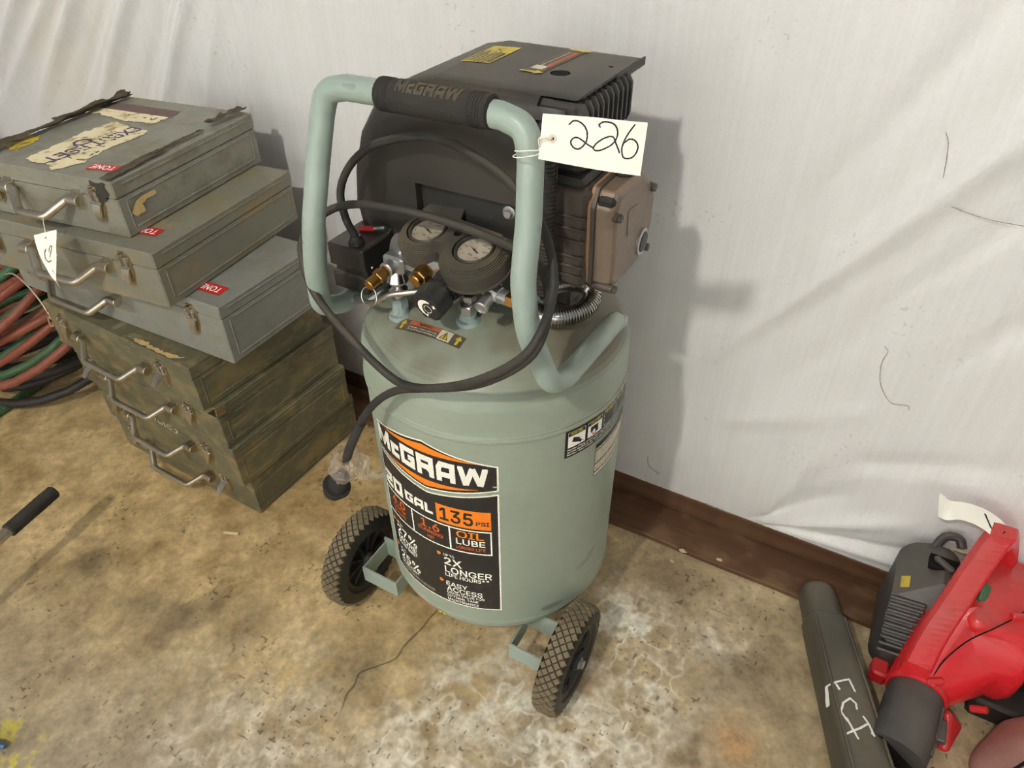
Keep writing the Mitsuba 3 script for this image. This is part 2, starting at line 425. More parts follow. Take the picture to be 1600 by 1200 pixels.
mat('m_hosedark', dusty(lin(28, 26, 26), lin(40, 36, 34), lin(70, 60, 50), .3, 20), 0.6)
mat('m_wire', lin(200, 186, 160), 0.4, metallic=.6)
mat('m_blow', dusty(lin(200, 24, 34), lin(218, 38, 46), lin(158, 92, 82), .7, 7), 0.32, spec=.5)
mat('m_blowdark', dusty(lin(44, 44, 46), lin(56, 56, 56), lin(98, 92, 82), .6, 14), 0.5)
mat('m_tubeblack', dusty(lin(46, 45, 40), lin(70, 67, 58), lin(108, 100, 84), .6, 12), 0.5)
mat('m_chalk', lin(226, 224, 214), 0.9)
mat('m_pink', dusty(lin(132, 84, 78), lin(158, 116, 104), lin(170, 142, 124), .5, 16), 0.8)
mat('m_chip', lin(190, 170, 130), 0.8)
mat('m_blue', lin(70, 92, 120), 0.3)
mat('m_twig', lin(150, 140, 128), 0.9)
scene['m_lens'] = {'type': 'thindielectric'}
scene['m_bag'] = {'type': 'blendbsdf', 'weight': 0.22, 'a': {'type': 'thindielectric'}, 'b': {'type': 'twosided', 'bsdf': {'type': 'principled', 'base_color': rgb(lin(200, 186, 168)), 'roughness': 0.22, 'specular': 0.8}}}

# ------------------------------------------------------------------ setting
gx, gy = np.meshgrid([-4, -1.5, -.8, -.4, 0, .4, .8, 1.4, 4], [-4, -1.2, -.8, -.4, 0, .4, .6])
fl = A([gx.ravel(), gy.ravel(), 0 * gx.ravel()]).T
nx = gx.shape[1]
ff = [(r * nx + c, r * nx + c + 1, (r + 1) * nx + c + 1, (r + 1) * nx + c) for r in range(gx.shape[0] - 1) for c in range(nx - 1)]
struct('floor', (fl, A(ff)), 'm_floor')

WY = 0.357
xs, zs = np.linspace(-2.6, 1.7, 431), np.concatenate([np.linspace(0.056, 0.3, 45), np.linspace(0.308, 1.5, 131)])
X, Z = np.meshgrid(xs, zs)
def ridge(p, q, w0, w1, amp, fade=(0.15, 0.15), over=0.0):
    """A soft fold running from p to q, w0 to w1 wide."""
    p, q = A(p), A(q); d = q - p; L = np.hypot(*d); d = d / L
    t = ((X - p[0]) * d[0] + (Z - p[1]) * d[1]) / L
    s = -(X - p[0]) * d[1] + (Z - p[1]) * d[0]
    w = w0 + (w1 - w0) * np.clip(t, 0, 1)
    g = np.clip((t + over) / max(fade[0], 1e-6), 0, 1) * np.clip((1 + over - t) / max(fade[1], 1e-6), 0, 1)
    return amp * g * np.exp(-(s / w) ** 2)
Y = np.full_like(X, WY)
for i, (x0, x1, w, am) in enumerate(((-.956, -1.12, .020, .010), (-1.03, -1.19, .014, -.006), (-1.136, -1.34, .022, .011), (-1.22, -1.43, .016, -.006), (-1.311, -1.56, .024, .012), (-1.398, -1.70, .022, .010),
                                     (-1.516, -1.80, .022, .011), (-1.63, -1.93, .026, .010), (-.86, -.98, .018, .005), (-.75, -.84, .02, .004), (-1.75, -2.05, .03, .012))):
    e = 1.6
    Y -= ridge((x0 - (x1 - x0) * 1.5, .94 + 1.5 * .22), (x1 + (x1 - x0) * .9, .94 - .22 * 1.9), w * .62, w * 1.1, am * 2.2, (.3, .45))
for p, q, w0, w1, am in (((.72, 1.10), (.20, .36), .030, .016, .011), ((.86, 1.12), (.36, .38), .034, .02, -.009), ((.78, .98), (.44, .50), .026, .018, .008), ((.44, 1.25), (.40, .62), .05, .03, .004),
                         ((.95, 1.05), (.60, .50), .03, .02, -.008), ((.62, 1.25), (.28, .62), .03, .02, -.005), ((.42, .063), (.60, .26), .006, .030, -.010), ((.42, .062), (.72, .22), .005, .026, .010), ((.43, .062), (.90, .17), .004, .02, -.009),
                         ((.44, .061), (1.0, .12), .003, .016, .009), ((.43, .062), (.52, .40), .007, .04, .008), ((.15, .55), (.02, .2), .02, .03, .003), ((.30, .30), (.60, .45), .02, .03, .004), ((.55, .30), (.85, .42), .02, .03, -.006)):
    Y -= ridge(p, q, w0, w1, am * 1.35, (.1, .35))
PN = np.stack([X * 5, Z * 3, 0 * X + 2.5], -1)
Y += (meshkit.fbm(PN, 3) - .5) * 0.010 + (meshkit.fbm(np.stack([X * 60, Z * 8, 0 * X], -1), 2, 5) - .5) * 0.0009
k = np.clip((Z - .056) / .05, 0, 1); Y = WY - .0005 + (Y - WY) * k
wv = A([X.ravel(), Y.ravel(), Z.ravel()]).T
nx = len(xs); r, c = np.meshgrid(np.arange(len(zs) - 1), np.arange(nx - 1), indexing='ij')
wf = np.stack([r * nx + c, r * nx + c + 1, (r + 1) * nx + c + 1, (r + 1) * nx + c], -1).reshape(-1, 4)
struct('wall_back', (wv, wf), 'm_wall', smooth=True, uv=np.c_[X.ravel(), Z.ravel()])
bm = sub(cbox(-2.6, 1.7, .354, .372, .0, .061, .0015), .06)
bm.vertices += (meshkit.noise(np.asarray(bm.vertices) * 9)[:, None] - .5) * A([[0, .002, .002]]) * (np.asarray(bm.vertices)[:, 2:] > .03)
struct('baseboard_back', bm, 'm_wood')
pm = sub(cbox(-2.6, 1.7, .252, .3545, -.004, .012, .002), .05)
pm.vertices += (meshkit.noise(np.asarray(pm.vertices) * 14)[:, None] - .5) * A([[0, .003, .0015]])
struct('trim_1', pm, 'm_wood')

# unseen bulbs, unseen wall light behind the camera, added fill panel overhead
def bulb(name, at, r, power, label):
    m = trimesh.creation.icosphere(3, r); m.apply_translation(at)
    key = key_for(name)
    scene[key] = {**mikit.ply(m, 'm_white', smooth=True), 'emitter': {'type': 'area', 'radiance': rgb(power)}}
    labels[key] = {'label': label, 'category': 'lamp'}
bulb('light_bulb', LAMP_A, .045, LAMP_A_RGB, 'warm round bulb out of view in front of the compressor')
bulb('light_bulb', LAMP_B, .045, LAMP_B_RGB, 'weaker round bulb out of view, up to the right')
dv = A([[-2.6, -3.3, .0], [2.8, -3.3, .0], [2.8, -3.3, 2.5], [-2.6, -3.3, 2.5]])
scene['unseen_wall_light_1'] = {**mikit.ply((dv, A([[0, 2, 1], [0, 3, 2]])), 'm_white'), 'emitter': {'type': 'area', 'radiance': rgb(WALL_LIGHT_RGB)}}  # unseen glowing rectangle, no real doorway, placed to brighten the wall
labels['unseen_wall_light_1'] = {'kind': 'structure'}
cv = A([[-.8, -2.7, 2.7], [.8, -2.7, 2.7], [.8, -1.5, 2.7], [-.8, -1.5, 2.7]])
scene['added_fill_panel'] = {**mikit.ply((cv, A([[0, 2, 1], [0, 3, 2]])), 'm_white'), 'emitter': {'type': 'area', 'radiance': rgb(FILL_PANEL_RGB)}}  # fill light added overhead to lift the floor and upward faces
labels['added_fill_panel'] = {'label': 'added overhead fill panel out of view, brightening the floor', 'category': 'lamp'}
# ------------------------------------------------------------------ air compressor
R = 0.205
AC = thing('air_compressor', 'grey-green upright air compressor with black pump shroud and looped black cord', 'air compressor')
def domez(r): return .625 + .095 * (1 - np.clip(np.asarray(r) / R, 0, 1) ** 2.5) ** .4
prof = [(0, .086), (.09, .089), (.14, .098), (.172, .112), (.190, .128), (.2005, .147), (.2035, .162)]
prof += [(R + .0022 * math.sin(a), .167 - .0045 * math.cos(a)) for a in np.linspace(.35, 2.8, 6)]
prof += [(R, .175), (R, .30), (R, .45), (R, .588)]
prof += [(R + .0026 * math.sin(a), .5945 - .0055 * math.cos(a)) for a in np.linspace(.35, 2.8, 6)]
prof += [(R - .0006, .604), (R - .0006, .625)] + [(rr, float(domez(rr))) for rr in (R - .0009) * np.sin(np.linspace(math.pi / 2 * .985, .06, 22))] + [(0, .72)]
obj('tank', lathe(prof, 128), 'm_tank', AC, smooth=25)
# wrapped decals -------------------------------------------------
def on_tank(off):
    def f(v): a = v[:, 0] / R; r = R + off + v[:, 2]; return np.c_[r * np.sin(a), -r * np.cos(a), v[:, 1]]
    return f
def decal(name, mesh, m, parent, off, e=.010): return obj(name, warp(mesh, on_tank(off), e), m, parent, smooth=True)
S0 = -.004
up_o = Polygon([(-.1165, .5435), (-.062, .560), (S0, .5735), (.05, .560), (.1095, .5475), (.1095, .4975), (.05, .4855), (S0, .4755), (-.06, .484), (-.1165, .4945)])
lo_o = Polygon([(-.1165, .4885), (-.06, .478), (S0, .469), (.05, .4795), (.1095, .4915), (.1095, .2035), (-.1165, .2035)])
lab = obj('front_label', warp(flat(unary_union([up_o.buffer(-.0028, join_style=2), lo_o.buffer(-.0028, join_style=2)])), on_tank(.0007), .010), 'm_decal', AC, smooth=True, label='black printed label on the front of the tank')
obj('white_border', warp(flat(unary_union([up_o, lo_o])), on_tank(.0004), .010), 'm_white', lab, smooth=True)
white, orange, dor, black = [], [], [], []
wm = block('McGRAW', .0345)
white.append(place2(wm, -.1115, .508, .206))
# the lettering swells towards its middle
v = white[0].vertices.copy(); t = (v[:, 0] - S0) / .11; v[:, 1] = .5245 + (v[:, 1] - .5252) * (1.02 + .20 * (1 - np.abs(t))) ; white[0] = TM(v, white[0].faces)
orange.append(flat(Polygon([(-.092, .5475), (S0, .5665), (.082, .5505), (.05, .5515), (S0 + .01, .551), (-.05, .5495)])))
orange.append(flat(Polygon([(-.088, .4955), (S0, .4822), (.082, .4995), (.03, .4965), (S0, .4955), (-.05, .4965)])))
white.append(place2(inter('TM', .0028), .1005, .5055))
white.append(place2(block('20', .0335), -.1095, .415, .050)); white.append(place2(block('GAL', .0215), -.0530, .4205, .0565))
orange.append(flat(sbox(.0095, .411, .0965, .4515))); black.append(place2(inter('135', .0265), .0155, .4185, .054)); black.append(place2(inter('PSI', .0085), .0735, .4205, .0205))
def ring(x0, y0, x1, y1, w): return flat(sbox(x0, y0, x1, y1).difference(sbox(x0 + w, y0 + w, x1 - w, y1 - w)))
fr = unary_union([sbox(-.1150, .3505, .0970, .4075).difference(sbox(-.1125, .3535, .0945, .4045)), sbox(-.0432, .3505, -.0404, .4075), sbox(.0285, .3505, .0313, .4075)])
white.append(flat(fr))
def row(lst, text, x, y, h, w, al='l', bold=True): lst.append(place2(inter(text, h, bold), x, y, w, al))
row(dor, '4.0', -.0775, .3835, .0165, .036, 'c'); row(dor, 'SCFM', -.0775, .3725, .0072, .034, 'c'); row(dor, '@ 90 PSI', -.0775, .3610, .0064, .034, 'c')
row(dor, '1.6', -.006, .3825, .0175, .036, 'c'); row(dor, 'RUNNING', -.006, .3712, .0078, .047, 'c'); row(dor, 'HP', -.006, .3590, .0072, .013, 'c')
row(orange, 'OIL', .063, .3865, .0150, .044, 'c'); row(white, 'LUBE', .063, .3700, .0130, .047, 'c'); row(dor, 'LONGER LIFE', .063, .3590, .0068, .047, 'c')
row(white, 'UP TO', .0150, .3285, .0060, .019); row(white, '2X', .0150, .3075, .0175, .031); row(white, 'LONGER', .0150, .2880, .0150, .080); row(white, 'LIFE HOURS**', .0150, .2765, .0092, .075)
row(white, 'EASY', .0150, .2510, .0110, .038); row(white, 'ACCESS', .0150, .2370, .0120, .063)
row(white, 'DRAIN VALVE FOR', .0150, .2283, .0064, .066); row(white, 'OPTIMAL TANK', .0150, .2190, .0064, .056); row(white, 'MAINTENANCE', .0150, .2095, .0064, .056)
row(white, 'UP TO', -.0960, .3285, .0060, .019); row(white, '27%', -.0960, .3055, .0195, .055); row(white, 'MORE', -.0960, .2885, .0135, .053); row(white, 'RUNTIME*', -.0960, .2770, .0085, .052)
row(white, 'UP TO', -.0960, .2605, .0060, .019); row(white, '25%', -.0960, .2375, .0195, .055); row(white, 'QUIETER*', -.0960, .2255, .0085, .050)
for yy in (.2185, .2145): row(white, '*compared to previous 20 gal models', -.0960, yy, .0022, .085, bold=False)
for bx, by in ((.003, .3265), (.003, .2560), (-.108, .3265), (-.108, .2590)):
    orange.append(flat(Polygon([(bx, by), (bx + .0045, by), (bx + .0072, by + .0025), (bx + .0072, by + .0055), (bx + .0045, by + .008), (bx, by + .008)])))
for lst, nm, mm, off in ((white, 'white_lettering', 'm_white', .0011), (orange, 'orange_print', 'm_orange', .0010), (dor, 'orange_lettering', 'm_dorange', .0011), (black, 'black_lettering', 'm_decal', .0014)):
    for m_ in lst: obj(nm, warp(m_, on_tank(off), .008), mm, lab, smooth=True)
# oil instruction label and the white data plate to the right
sl = obj('oil_label', warp(flat(sbox(.2070, .5370, .375, .5925)), on_tank(.0006), .010), 'm_decal', AC, smooth=True, label='black oil instruction label with small pictures')
w2, y2, k2, r2 = [], [], [], []
for i, x in enumerate((.2115, .2475, .2835, .3195)):
    if i < 2: w2.append(flat(sbox(x, .5555, x + .031, .577)))
    else: w2.append(ring(x, .5555, x + .031, .585, .0007))
    w2.append(ring(x, .5555, x + .031, .585, .0006))
    row(y2, ('ADD OIL', 'CLOSE', 'CONNECT', 'START')[i], x + .0155, .5792, .0042, .022, 'c')
k2.append(flat(unary_union([affinity.rotate(sbox(.219, .563, .231, .5715), -24), affinity.rotate(sbox(.229, .5595, .236, .5645), -40), Point(.2385, .5585).buffer(.0009)])))
k2.append(flat(unary_union([sbox(.253, .567, .269, .574), sbox(.263, .560, .269, .570), sbox(.253, .564, .258, .57)])))
r2.append(flat(strokes([[(.256, .5625), (.259, .5585), (.264, .5585)]], .0016)))
row(y2, 'COMPRESSOR', .300, .5880, .0032, .05, 'c')
for j, tx in enumerate(('Note: Plug cord into grounded outlet. Check oil', 'level before every use. Keep the drain open.', 'Note: Use clean compressor oil only.')):
    row(w2, tx, .2110, .5500 - .0048 * j, .0030, (.15, .148, .118)[j])
obj('white_print', warp(cat(*w2), on_tank(.0009), .008), 'm_white', sl, smooth=True); obj('yellow_lettering', warp(cat(*y2), on_tank(.0009), .008), 'm_byellow', sl, smooth=True)
obj('pictogram', warp(cat(*k2), on_tank(.0012), .008), 'm_decal', sl, smooth=True); obj('red_arrow', warp(cat(*r2), on_tank(.0013), .008), 'm_red', sl, smooth=True)
dp = obj('data_plate', warp(flat(sbox(.2695, .4615, .375, .5290)), on_tank(.0005), .010), 'm_wlabel', AC, smooth=True, label='pale data plate with fine print')
k2 = [flat(sbox(.2695, .5195, .375, .5290)), ring(.2695, .4615, .375, .5290, .0009), flat(sbox(.2695, .5140, .375, .5165)), flat(sbox(.2695, .4860, .375, .4885)), flat(sbox(.2695, .4690, .375, .4712))]
for j in range(5): row(k2, 'MAX PRESSURE 135 PSI  120 V ~ 60 Hz  TANK 20 GAL', .273, .5095 - .0048 * j, .0020, .095, bold=False)
for j in range(3): row(k2, 'SERIAL No. 1204  LOT 3  READ MANUAL BEFORE USE', .273, .4820 - .0042 * j, .0018, .095, bold=False)
obj('print', warp(cat(*k2), on_tank(.0008), .008), 'm_decal', dp, smooth=True)
bl = obj('drain_label', warp(flat(sbox(-.118, .1405, .0040, .1560)), lambda v: (lambda a, z: (lambda r: np.c_[r * np.sin(a), -r * np.cos(a), z])(np.interp(z, [q[1] for q in prof[:13]], [q[0] for q in prof[:13]]) + .0008 + v[:, 2]))(v[:, 0] / R, v[:, 1]), .006), 'm_wlabel', AC, smooth=True, label='narrow warning strip low on the tank')
lowf = lambda off: (lambda v: (lambda a, z: (lambda r: np.c_[r * np.sin(a), -r * np.cos(a), z])(np.interp(z, [q[1] for q in prof[:13]], [q[0] for q in prof[:13]]) + off + v[:, 2]))(v[:, 0] / R, v[:, 1]))
obj('orange_print', warp(cat(flat(sbox(-.100, .1490, -.010, .1550))), lowf(.0011), .006), 'm_redlabel', bl, smooth=True)
for g_ in (sbox(-.0105, .1405, .0040, .1560), sbox(-.118, .1405, -.103, .1560)): obj('yellow_print', warp(flat(g_), lowf(.0012), .006), 'm_byellow', bl, smooth=True)
arrow = lambda x, y, s: Polygon([(x - .25 * s, y + s), (x + .25 * s, y + s), (x + .25 * s, y + .35 * s), (x + .55 * s, y + .35 * s), (x, y - .35 * s), (x - .55 * s, y + .35 * s), (x - .25 * s, y + .35 * s)])
obj('black_arrow', warp(flat(arrow(-.0035, .1455, .007)), lowf(.0015), .006), 'm_decal', bl, smooth=True)
# dome warning label
def on_dome(o, ang, off):
    ca, sa = math.cos(ang), math.sin(ang)
    def f(v):
        x = o[0] + ca * v[:, 0] - sa * v[:, 1]; y = o[1] + sa * v[:, 0] + ca * v[:, 1]
        return np.c_[x, y, domez(np.hypot(x, y)) + off + v[:, 2]]
    return f
o, ang = (-.0274, -.1310), -.045
dl = obj('dome_label', warp(flat(sbox(-.0545, -.0095, .0555, .0088)), on_dome(o, ang, .0007), .006), 'm_dlabel', AC, smooth=True, label='dark warning label on the tank dome')
ar = lambda x: Polygon([(x - .002, -.0075), (x + .002, -.0075), (x + .002, .0005), (x + .0055, .0005), (x, .0075), (x - .0055, .0005), (x - .002, .0005)])
tri = Polygon([(.0195, -.0062), (.0335, -.0062), (.0265, .0055)])
for g_ in (ar(-.0455), ar(.0475), tri): obj('yellow_print', warp(flat(g_), on_dome(o, ang, .0012), .005), 'm_yellow', dl, smooth=True)
obj('white_panel', warp(flat(sbox(.0165, -.0082, .0365, .0078)), on_dome(o, ang, .0010), .005), 'm_wlabel', dl, smooth=True)
obj('red_band', warp(flat(sbox(-.0365, .0012, .0160, .0078)), on_dome(o, ang, .0010), .005), 'm_redlabel', dl, smooth=True)
k2 = [flat(tri.difference(tri.buffer(-.0008))), flat(sbox(.0259, -.003, .0271, .002)), flat(sbox(.0259, -.005, .0271, -.0038))]; row(k2, 'WARNING', -.020, .0030, .0034, .022)
obj('black_lettering', warp(cat(*k2), on_dome(o, ang, .0014), .005), 'm_decal', dl, smooth=True)
k2 = []
for j, tx in enumerate(('Hot surface. To avoid injury from burns', 'do not touch pump or pipes during use')): row(k2, tx, -.0345, -.0030 - .0036 * j, .0022, .049)
obj('white_lettering', warp(cat(*k2), on_dome(o, ang, .0012), .005), 'm_wlabel', dl, smooth=True)

# handle ----------------------------------------------------------
half = [(.100, -.1455, 1.0185), (.128, -.1475, 1.0125), (.1365, -.152, .985), (.1435, -.168, .925), (.1475, -.188, .860), (.156, -.192, .800), (.178, -.174, .722), (.1795, -.130, .7035), (.1795, .034, .6915)]
def side(s):
    P = A(half) * A([s, 1, 1])
    return fillet(P, [.045, .06, .25, .10, .15, .036, .05], 8)
hp = np.vstack([side(-1)[::-1], [(0, -.1445, 1.0205)], side(1)])
rr = np.full(len(hp), .0143); 
obj('handle', tube(hp, rr, 20), 'm_frame', AC, smooth=40)
for s in (-1, 1):
    obj('handle_end_plate', put(rbox(-.0143, .0143, -.004, .012, -.009, .007, .004, 1), frame((s * .1795, .036, .6900), (0, 0, 1))), 'm_frame', AC)
# rubber grip with end ribs and raised letters
gd = A([.141, -.0005, .0015]); gp0 = A([-.0520, -.1450, 1.0190]); gd = gd / np.linalg.norm(gd)
gp = [(0, 0), (.0152, 0), (.0176, .0012)]
for i in range(5): gp += [(.0182, .004 + .0034 * i), (.0172, .0052 + .0034 * i), (.0172, .0062 + .0034 * i)]
gp += [(.0180, .024), (.0180, .116)]
for i in range(5): gp += [(.0182, .1195 + .0034 * i), (.0172, .1207 + .0034 * i), (.0172, .1217 + .0034 * i)]
gp += [(.0176, .1405), (.0152, .142), (0, .142)]
gr = obj('grip', turned(gp, gp0, gd, 40), 'm_rubber', AC, label='black ribbed rubber grip')
gf = frame(gp0, gd, (0, -.55, .84))
def on_grip(off):
    def f(v):
        a = v[:, 1] / .018 ; q = np.c_[(.018 + off + v[:, 2]) * np.cos(a), -(.018 + off + v[:, 2]) * np.sin(a), v[:, 0]]
        return q @ gf[:3, :3].T + gf[:3, 3]
    return f
gm = place2(block('McGRAW', .0155), .030, -.0075, .080)
gm = trimesh.creation.extrude_polygon(Polygon([(0, 0), (1, 0), (0, 1)]), 1) if False else gm
top = gm.copy(); obj('raised_lettering', warp(top, on_grip(.0010), .004), 'm_panel', gr, smooth=True)
ribs = [tube(cr([(gf @ A([.0178 * math.cos(a), .0178 * math.sin(a), z, 1]))[:3] for a in np.linspace(-1.9, -.95, 8)], 2), .0007, 6) for z in np.linspace(.028, .112, 34)]
obj('side_rib', cat(*ribs), 'm_rubber', gr); labels[key_for('x')] = labels.pop('x', {}) if False else {}; labels.pop('x', None)

# wheels, brackets ------------------------------------------------
def wheel(x0, s, yaw=0.0):
    """Outer face towards s * x; x0 is the middle plane."""
    W = thing_part('wheel')
    F = frame((x0, -.1455, .1015), (s, 0, 0), (0, 1, 0))
    w = .0215
    tp = [(.066, -w + .006), (.072, -w + .001), (.084, -w), (.0925, -w + .003), (.0975, -w + .008), (.0985, -.008), (.0988, 0), (.0985, .008), (.0975, w - .008), (.0925, w - .003), (.084, w), (.072, w - .001), (.066, w - .006), (.066, -w + .006)]
    scene[W] = mikit.ply(put(lathe(tp, 72), F), 'm_tyre_groove', smooth=30)
    lugs = []
    n = 40
    for i in range(n):
        for j, zc in enumerate((-.0150, -.0075, 0, .0075, .0150)):
            a = (i + .5 * (j % 2)) * 2 * math.pi / n
            rr = .0984 - .0016 * (abs(zc) > .01)
            pts = []
            for k, (dr_, sc) in enumerate(((-.002, 1.0), (.0026, .86))):
                for (da, dz) in ((.0068, 0), (0, .0068), (-.0068, 0), (0, -.0068)):
                    aa = a + da * sc / .1; r_ = rr + dr_ - .003 * max(0, abs(zc + dz * sc) - .014) / .008
                    pts.append((r_ * math.cos(aa), r_ * math.sin(aa), zc + dz * sc))
            lugs.append(TM(pts, [(4, 5, 6), (4, 6, 7), (0, 1, 5), (0, 5, 4), (1, 2, 6), (1, 6, 5), (2, 3, 7), (2, 7, 6), (3, 0, 4), (3, 4, 7)]))
    k = obj('tread', put(cat(*lugs), F), 'm_tyre', W, smooth=False)
    labels[k] = {'kind': 'stuff', 'label': 'diamond tread blocks worn pale with dust'}
    hp_ = [(0, -.006), (.012, -.006), (.018, -.004), (.052, -.006), (.058, -w + .005), (.0665, -w + .003), (.069, -w + .005), (.069, w - .005), (.0665, w - .003), (.058, w - .005), (.052, .006), (.018, .004), (.012, .006), (0, .006)]
    obj('rim', put(lathe(hp_, 60), F), 'm_hub', W)
    wall = [(.0660, w - .0045), (.071, w + .0004), (.084, w + .0014), (.0935, w - .0022)]
    wl = cat(put(lathe(wall, 72), F), put(lathe([(r, -z) for r, z in wall], 72), F))
    obj('sidewall', wl, 'm_hub', W)
    ribs_ = []
    for i in range(10):
        a = i * math.pi / 5
        b = cbox(.016, .056, -.0022, .0022, -w + .008, w - .008, .0006)
        ribs_.append(put(b, F @ trimesh.transformations.rotation_matrix(a, [0, 0, 1])))
    for i, rb in enumerate(ribs_): obj('spoke', rb, 'm_hub', W)
    obj('hub', put(lathe([(0, -w - .002), (.013, -w - .002), (.016, -w + .003), (.016, w - .003), (.013, w + .002), (0, w + .002)], 32), F), 'm_hub', W)
    obj('axle_bolt', cat(put(lathe([(0, w), (.011, w + .001), (.011, w + .0035), (0, w + .0045)], 24), F), put(hexnut((0, 0, w + .003), (0, 0, w + .010), .008), F)), 'm_zinc', W, label='zinc axle bolt')
    obj('axle_nut', put(hexnut((0, 0, -w - .018), (0, 0, -w - .0005), .0085), F), 'm_zinc', W)
    return W
def thing_part(name):
    return key_for(name, AC)
WR = wheel(.2175, 1); WL = wheel(-.2370, 1)
def bracket(xa, xb, z0=.090):
    """U of steel strap from the tank to the wheel at xb."""
    t, z1 = .004, z0 + .040
    s = 1 if xb > xa else -1
    a, b = sorted((xa, xb)); 
    p = cat(cbox(a, b, -.1830, -.179, z0, z1, .0006), cbox(min(xb, xb - s * t), max(xb, xb - s * t), -.183, -.108, z0, z1, .0006), cbox(a - (.03 if s > 0 else 0), b + (.03 if s < 0 else 0), -.112, -.108, z0, z1 + .012, .0006), cbox(min(xa, xa + s * t), max(xa, xa + s * t), -.183, -.120, z0, z1, .0006))
    k = obj('wheel_bracket', p, 'm_frame', AC)
    return k
bracket(.120, .1925, .080); bracket(-.122, -.2020)
obj('foot', cat(cbox(-.03, .03, .17, .174, .0, .13, .0006), cbox(-.03, .03, .150, .2, .0, .006, .002)), 'm_frame', AC)
dv_ = obj('drain_valve', cat(rod((.012, -.03, .088), (.012, -.03, .062), .009), hexnut((.012, -.03, .074), (.012, -.03, .062), .0125), rod((.012, -.03, .067), (.045, -.14, .064), .005), hexnut((.0, -.135, .064), (.004, -.150, .064), .008)), 'm_brass', AC, label='brass drain valve under the tank')

# pump ------------------------------------------------------------
D = A([(.1335, 1.010), (-.060, 1.010), (-.095, 1.003), (-.128, .988), (-.160, .962), (-.188, .922), (-.206, .870), (-.213, .820), (-.206, .780), (-.186, .750), (-.150, .728), (-.09, .715), (.090, .715), (.1335, .80)])
Dp = Polygon(D).buffer(.01).buffer(-.01)
pts = []
for yy, ins in [(-.050, .030), (-.0465, .018), (-.040, .0085), (-.032, .003), (-.020, .0), (.155, 0), (.165, .004), (.172, .012), (.175, .022)]:
    q = Dp.buffer(-ins); xy = A(q.exterior.segmentize(.012).coords) if ins else A(Dp.exterior.segmentize(.012).coords)
    pts.append(np.c_[xy[:, 0], np.full(len(xy), yy), xy[:, 1]])
pts = np.vstack(pts)
keep_top = pts.copy(); m_ = keep_top[:, 0] > .09; 
hood = hull(pts)
hood = cut(hood, cbox(.086, .2, -.0425, .3, .60, 1.0065, .0001), cbox(.116, .2, -.1, .3, .60, .955, .0001),
           rbox(.080, .113, -.09, -.02, .60, .985, .013), cbox(-.090, .078, -.10, -.034, .735, .874, .0002), cbox(.074, .2, -.12, .2, .60, .90, .0002),
           rod((.072, .046, .98), (.072, .046, 1.03), .0125), rod((.1155, .100, .98), (.1155, .100, 1.03), .0035))
SH = obj('shroud', hood, 'm_shroud', AC, smooth=35, label='black moulded pump and fan shroud')
obj('front_panel', rbox(-.092, .080, -.037, -.028, .722, .876, .004), 'm_black', SH)
obj('edge_lip', cbox(.1315, .1345, .075, .172, .998, 1.0085, .0006), 'm_shroud', SH)
obj('screw', cat(turned([(0, 0), (.0095, 0), (.0095, .0012), (.008, .002), (0, .002)], (.046, -.037, .856), (0, -1, 0), 28), hexnut((.046, -.038, .856), (.046, -.0435, .856), .0062)), 'm_zinc', SH, label='zinc screw')
obj('bore_shade', rod((.072, .046, .990), (.072, .046, 1.0095), .0118), 'm_dark', SH)  # near-black plug stands for the shade inside the hole
tx_, tz_ = [-.206, -.188, -.160, -.128, -.095, -.060, .1335], [.870, .922, .962, .988, 1.003, 1.010, 1.010]
def on_top(off): return lambda v: np.c_[v[:, 0], v[:, 1], np.interp(v[:, 0], tx_, tz_) + off + v[:, 2]]
yl = flat(Polygon([(-.0640, .034), (-.0245, .042), (-.0245, .126), (-.064, .119)]))
YL = obj('yellow_label', warp(yl, on_top(.0007), .006), 'm_yellow', SH, smooth=True, label='worn yellow caution label on top')
k2 = []
for j in range(5): k2.append(flat(sbox(-.060 + .0055 * j, .040, -.0575 + .0055 * j, (.086, .092, .078, .090, .094)[j])))
k2 += [flat(strokes([[(-.040, .112), (-.0485, .105), (-.040, .098)]], .0018)), flat(sbox(-.033, .046, -.0275, .090))]
obj('dark_print', warp(cat(*k2), on_top(.0010), .006), 'm_dlabel', YL, smooth=True)
def strip(pa, pb, w, off, m, nm, par, **kw):
    pa, pb = A(pa), A(pb)
    return obj(nm, warp(flat(LineString([pa, pb]).buffer(w / 2, cap_style=2)), on_top(off), .008), m, par, smooth=True, **kw)
RL = strip((.0395, .036), (.0480, .145), .026, .0007, 'm_dlabel', 'hot_surface_label', SH, label='faded label with red band and yellow arrows')
strip((.047, .060), (.0525, .135), .007, .0010, 'm_redlabel', 'red_band', RL)
strip((.0385, .046), (.0400, .062), .017, .0010, 'm_wlabel', 'white_panel', RL)
strip((.0375, .062), (.0440, .135), .0012, .0010, 'm_wlabel', 'white_line', RL)
tri2 = lambda cx, cy, s: flat(Polygon([(cx - .014, cy - .003), (cx + .006, cy - .003), (cx + .006, cy - .008), (cx + .018, cy), (cx + .006, cy + .008), (cx + .006, cy + .003), (cx - .014, cy + .003)]))
for g_ in (tri2(.0375, .033, 1), tri2(.0500, .148, 1)): obj('yellow_arrow', warp(g_, on_top(.0011), .008), 'm_yellow', RL, smooth=True)
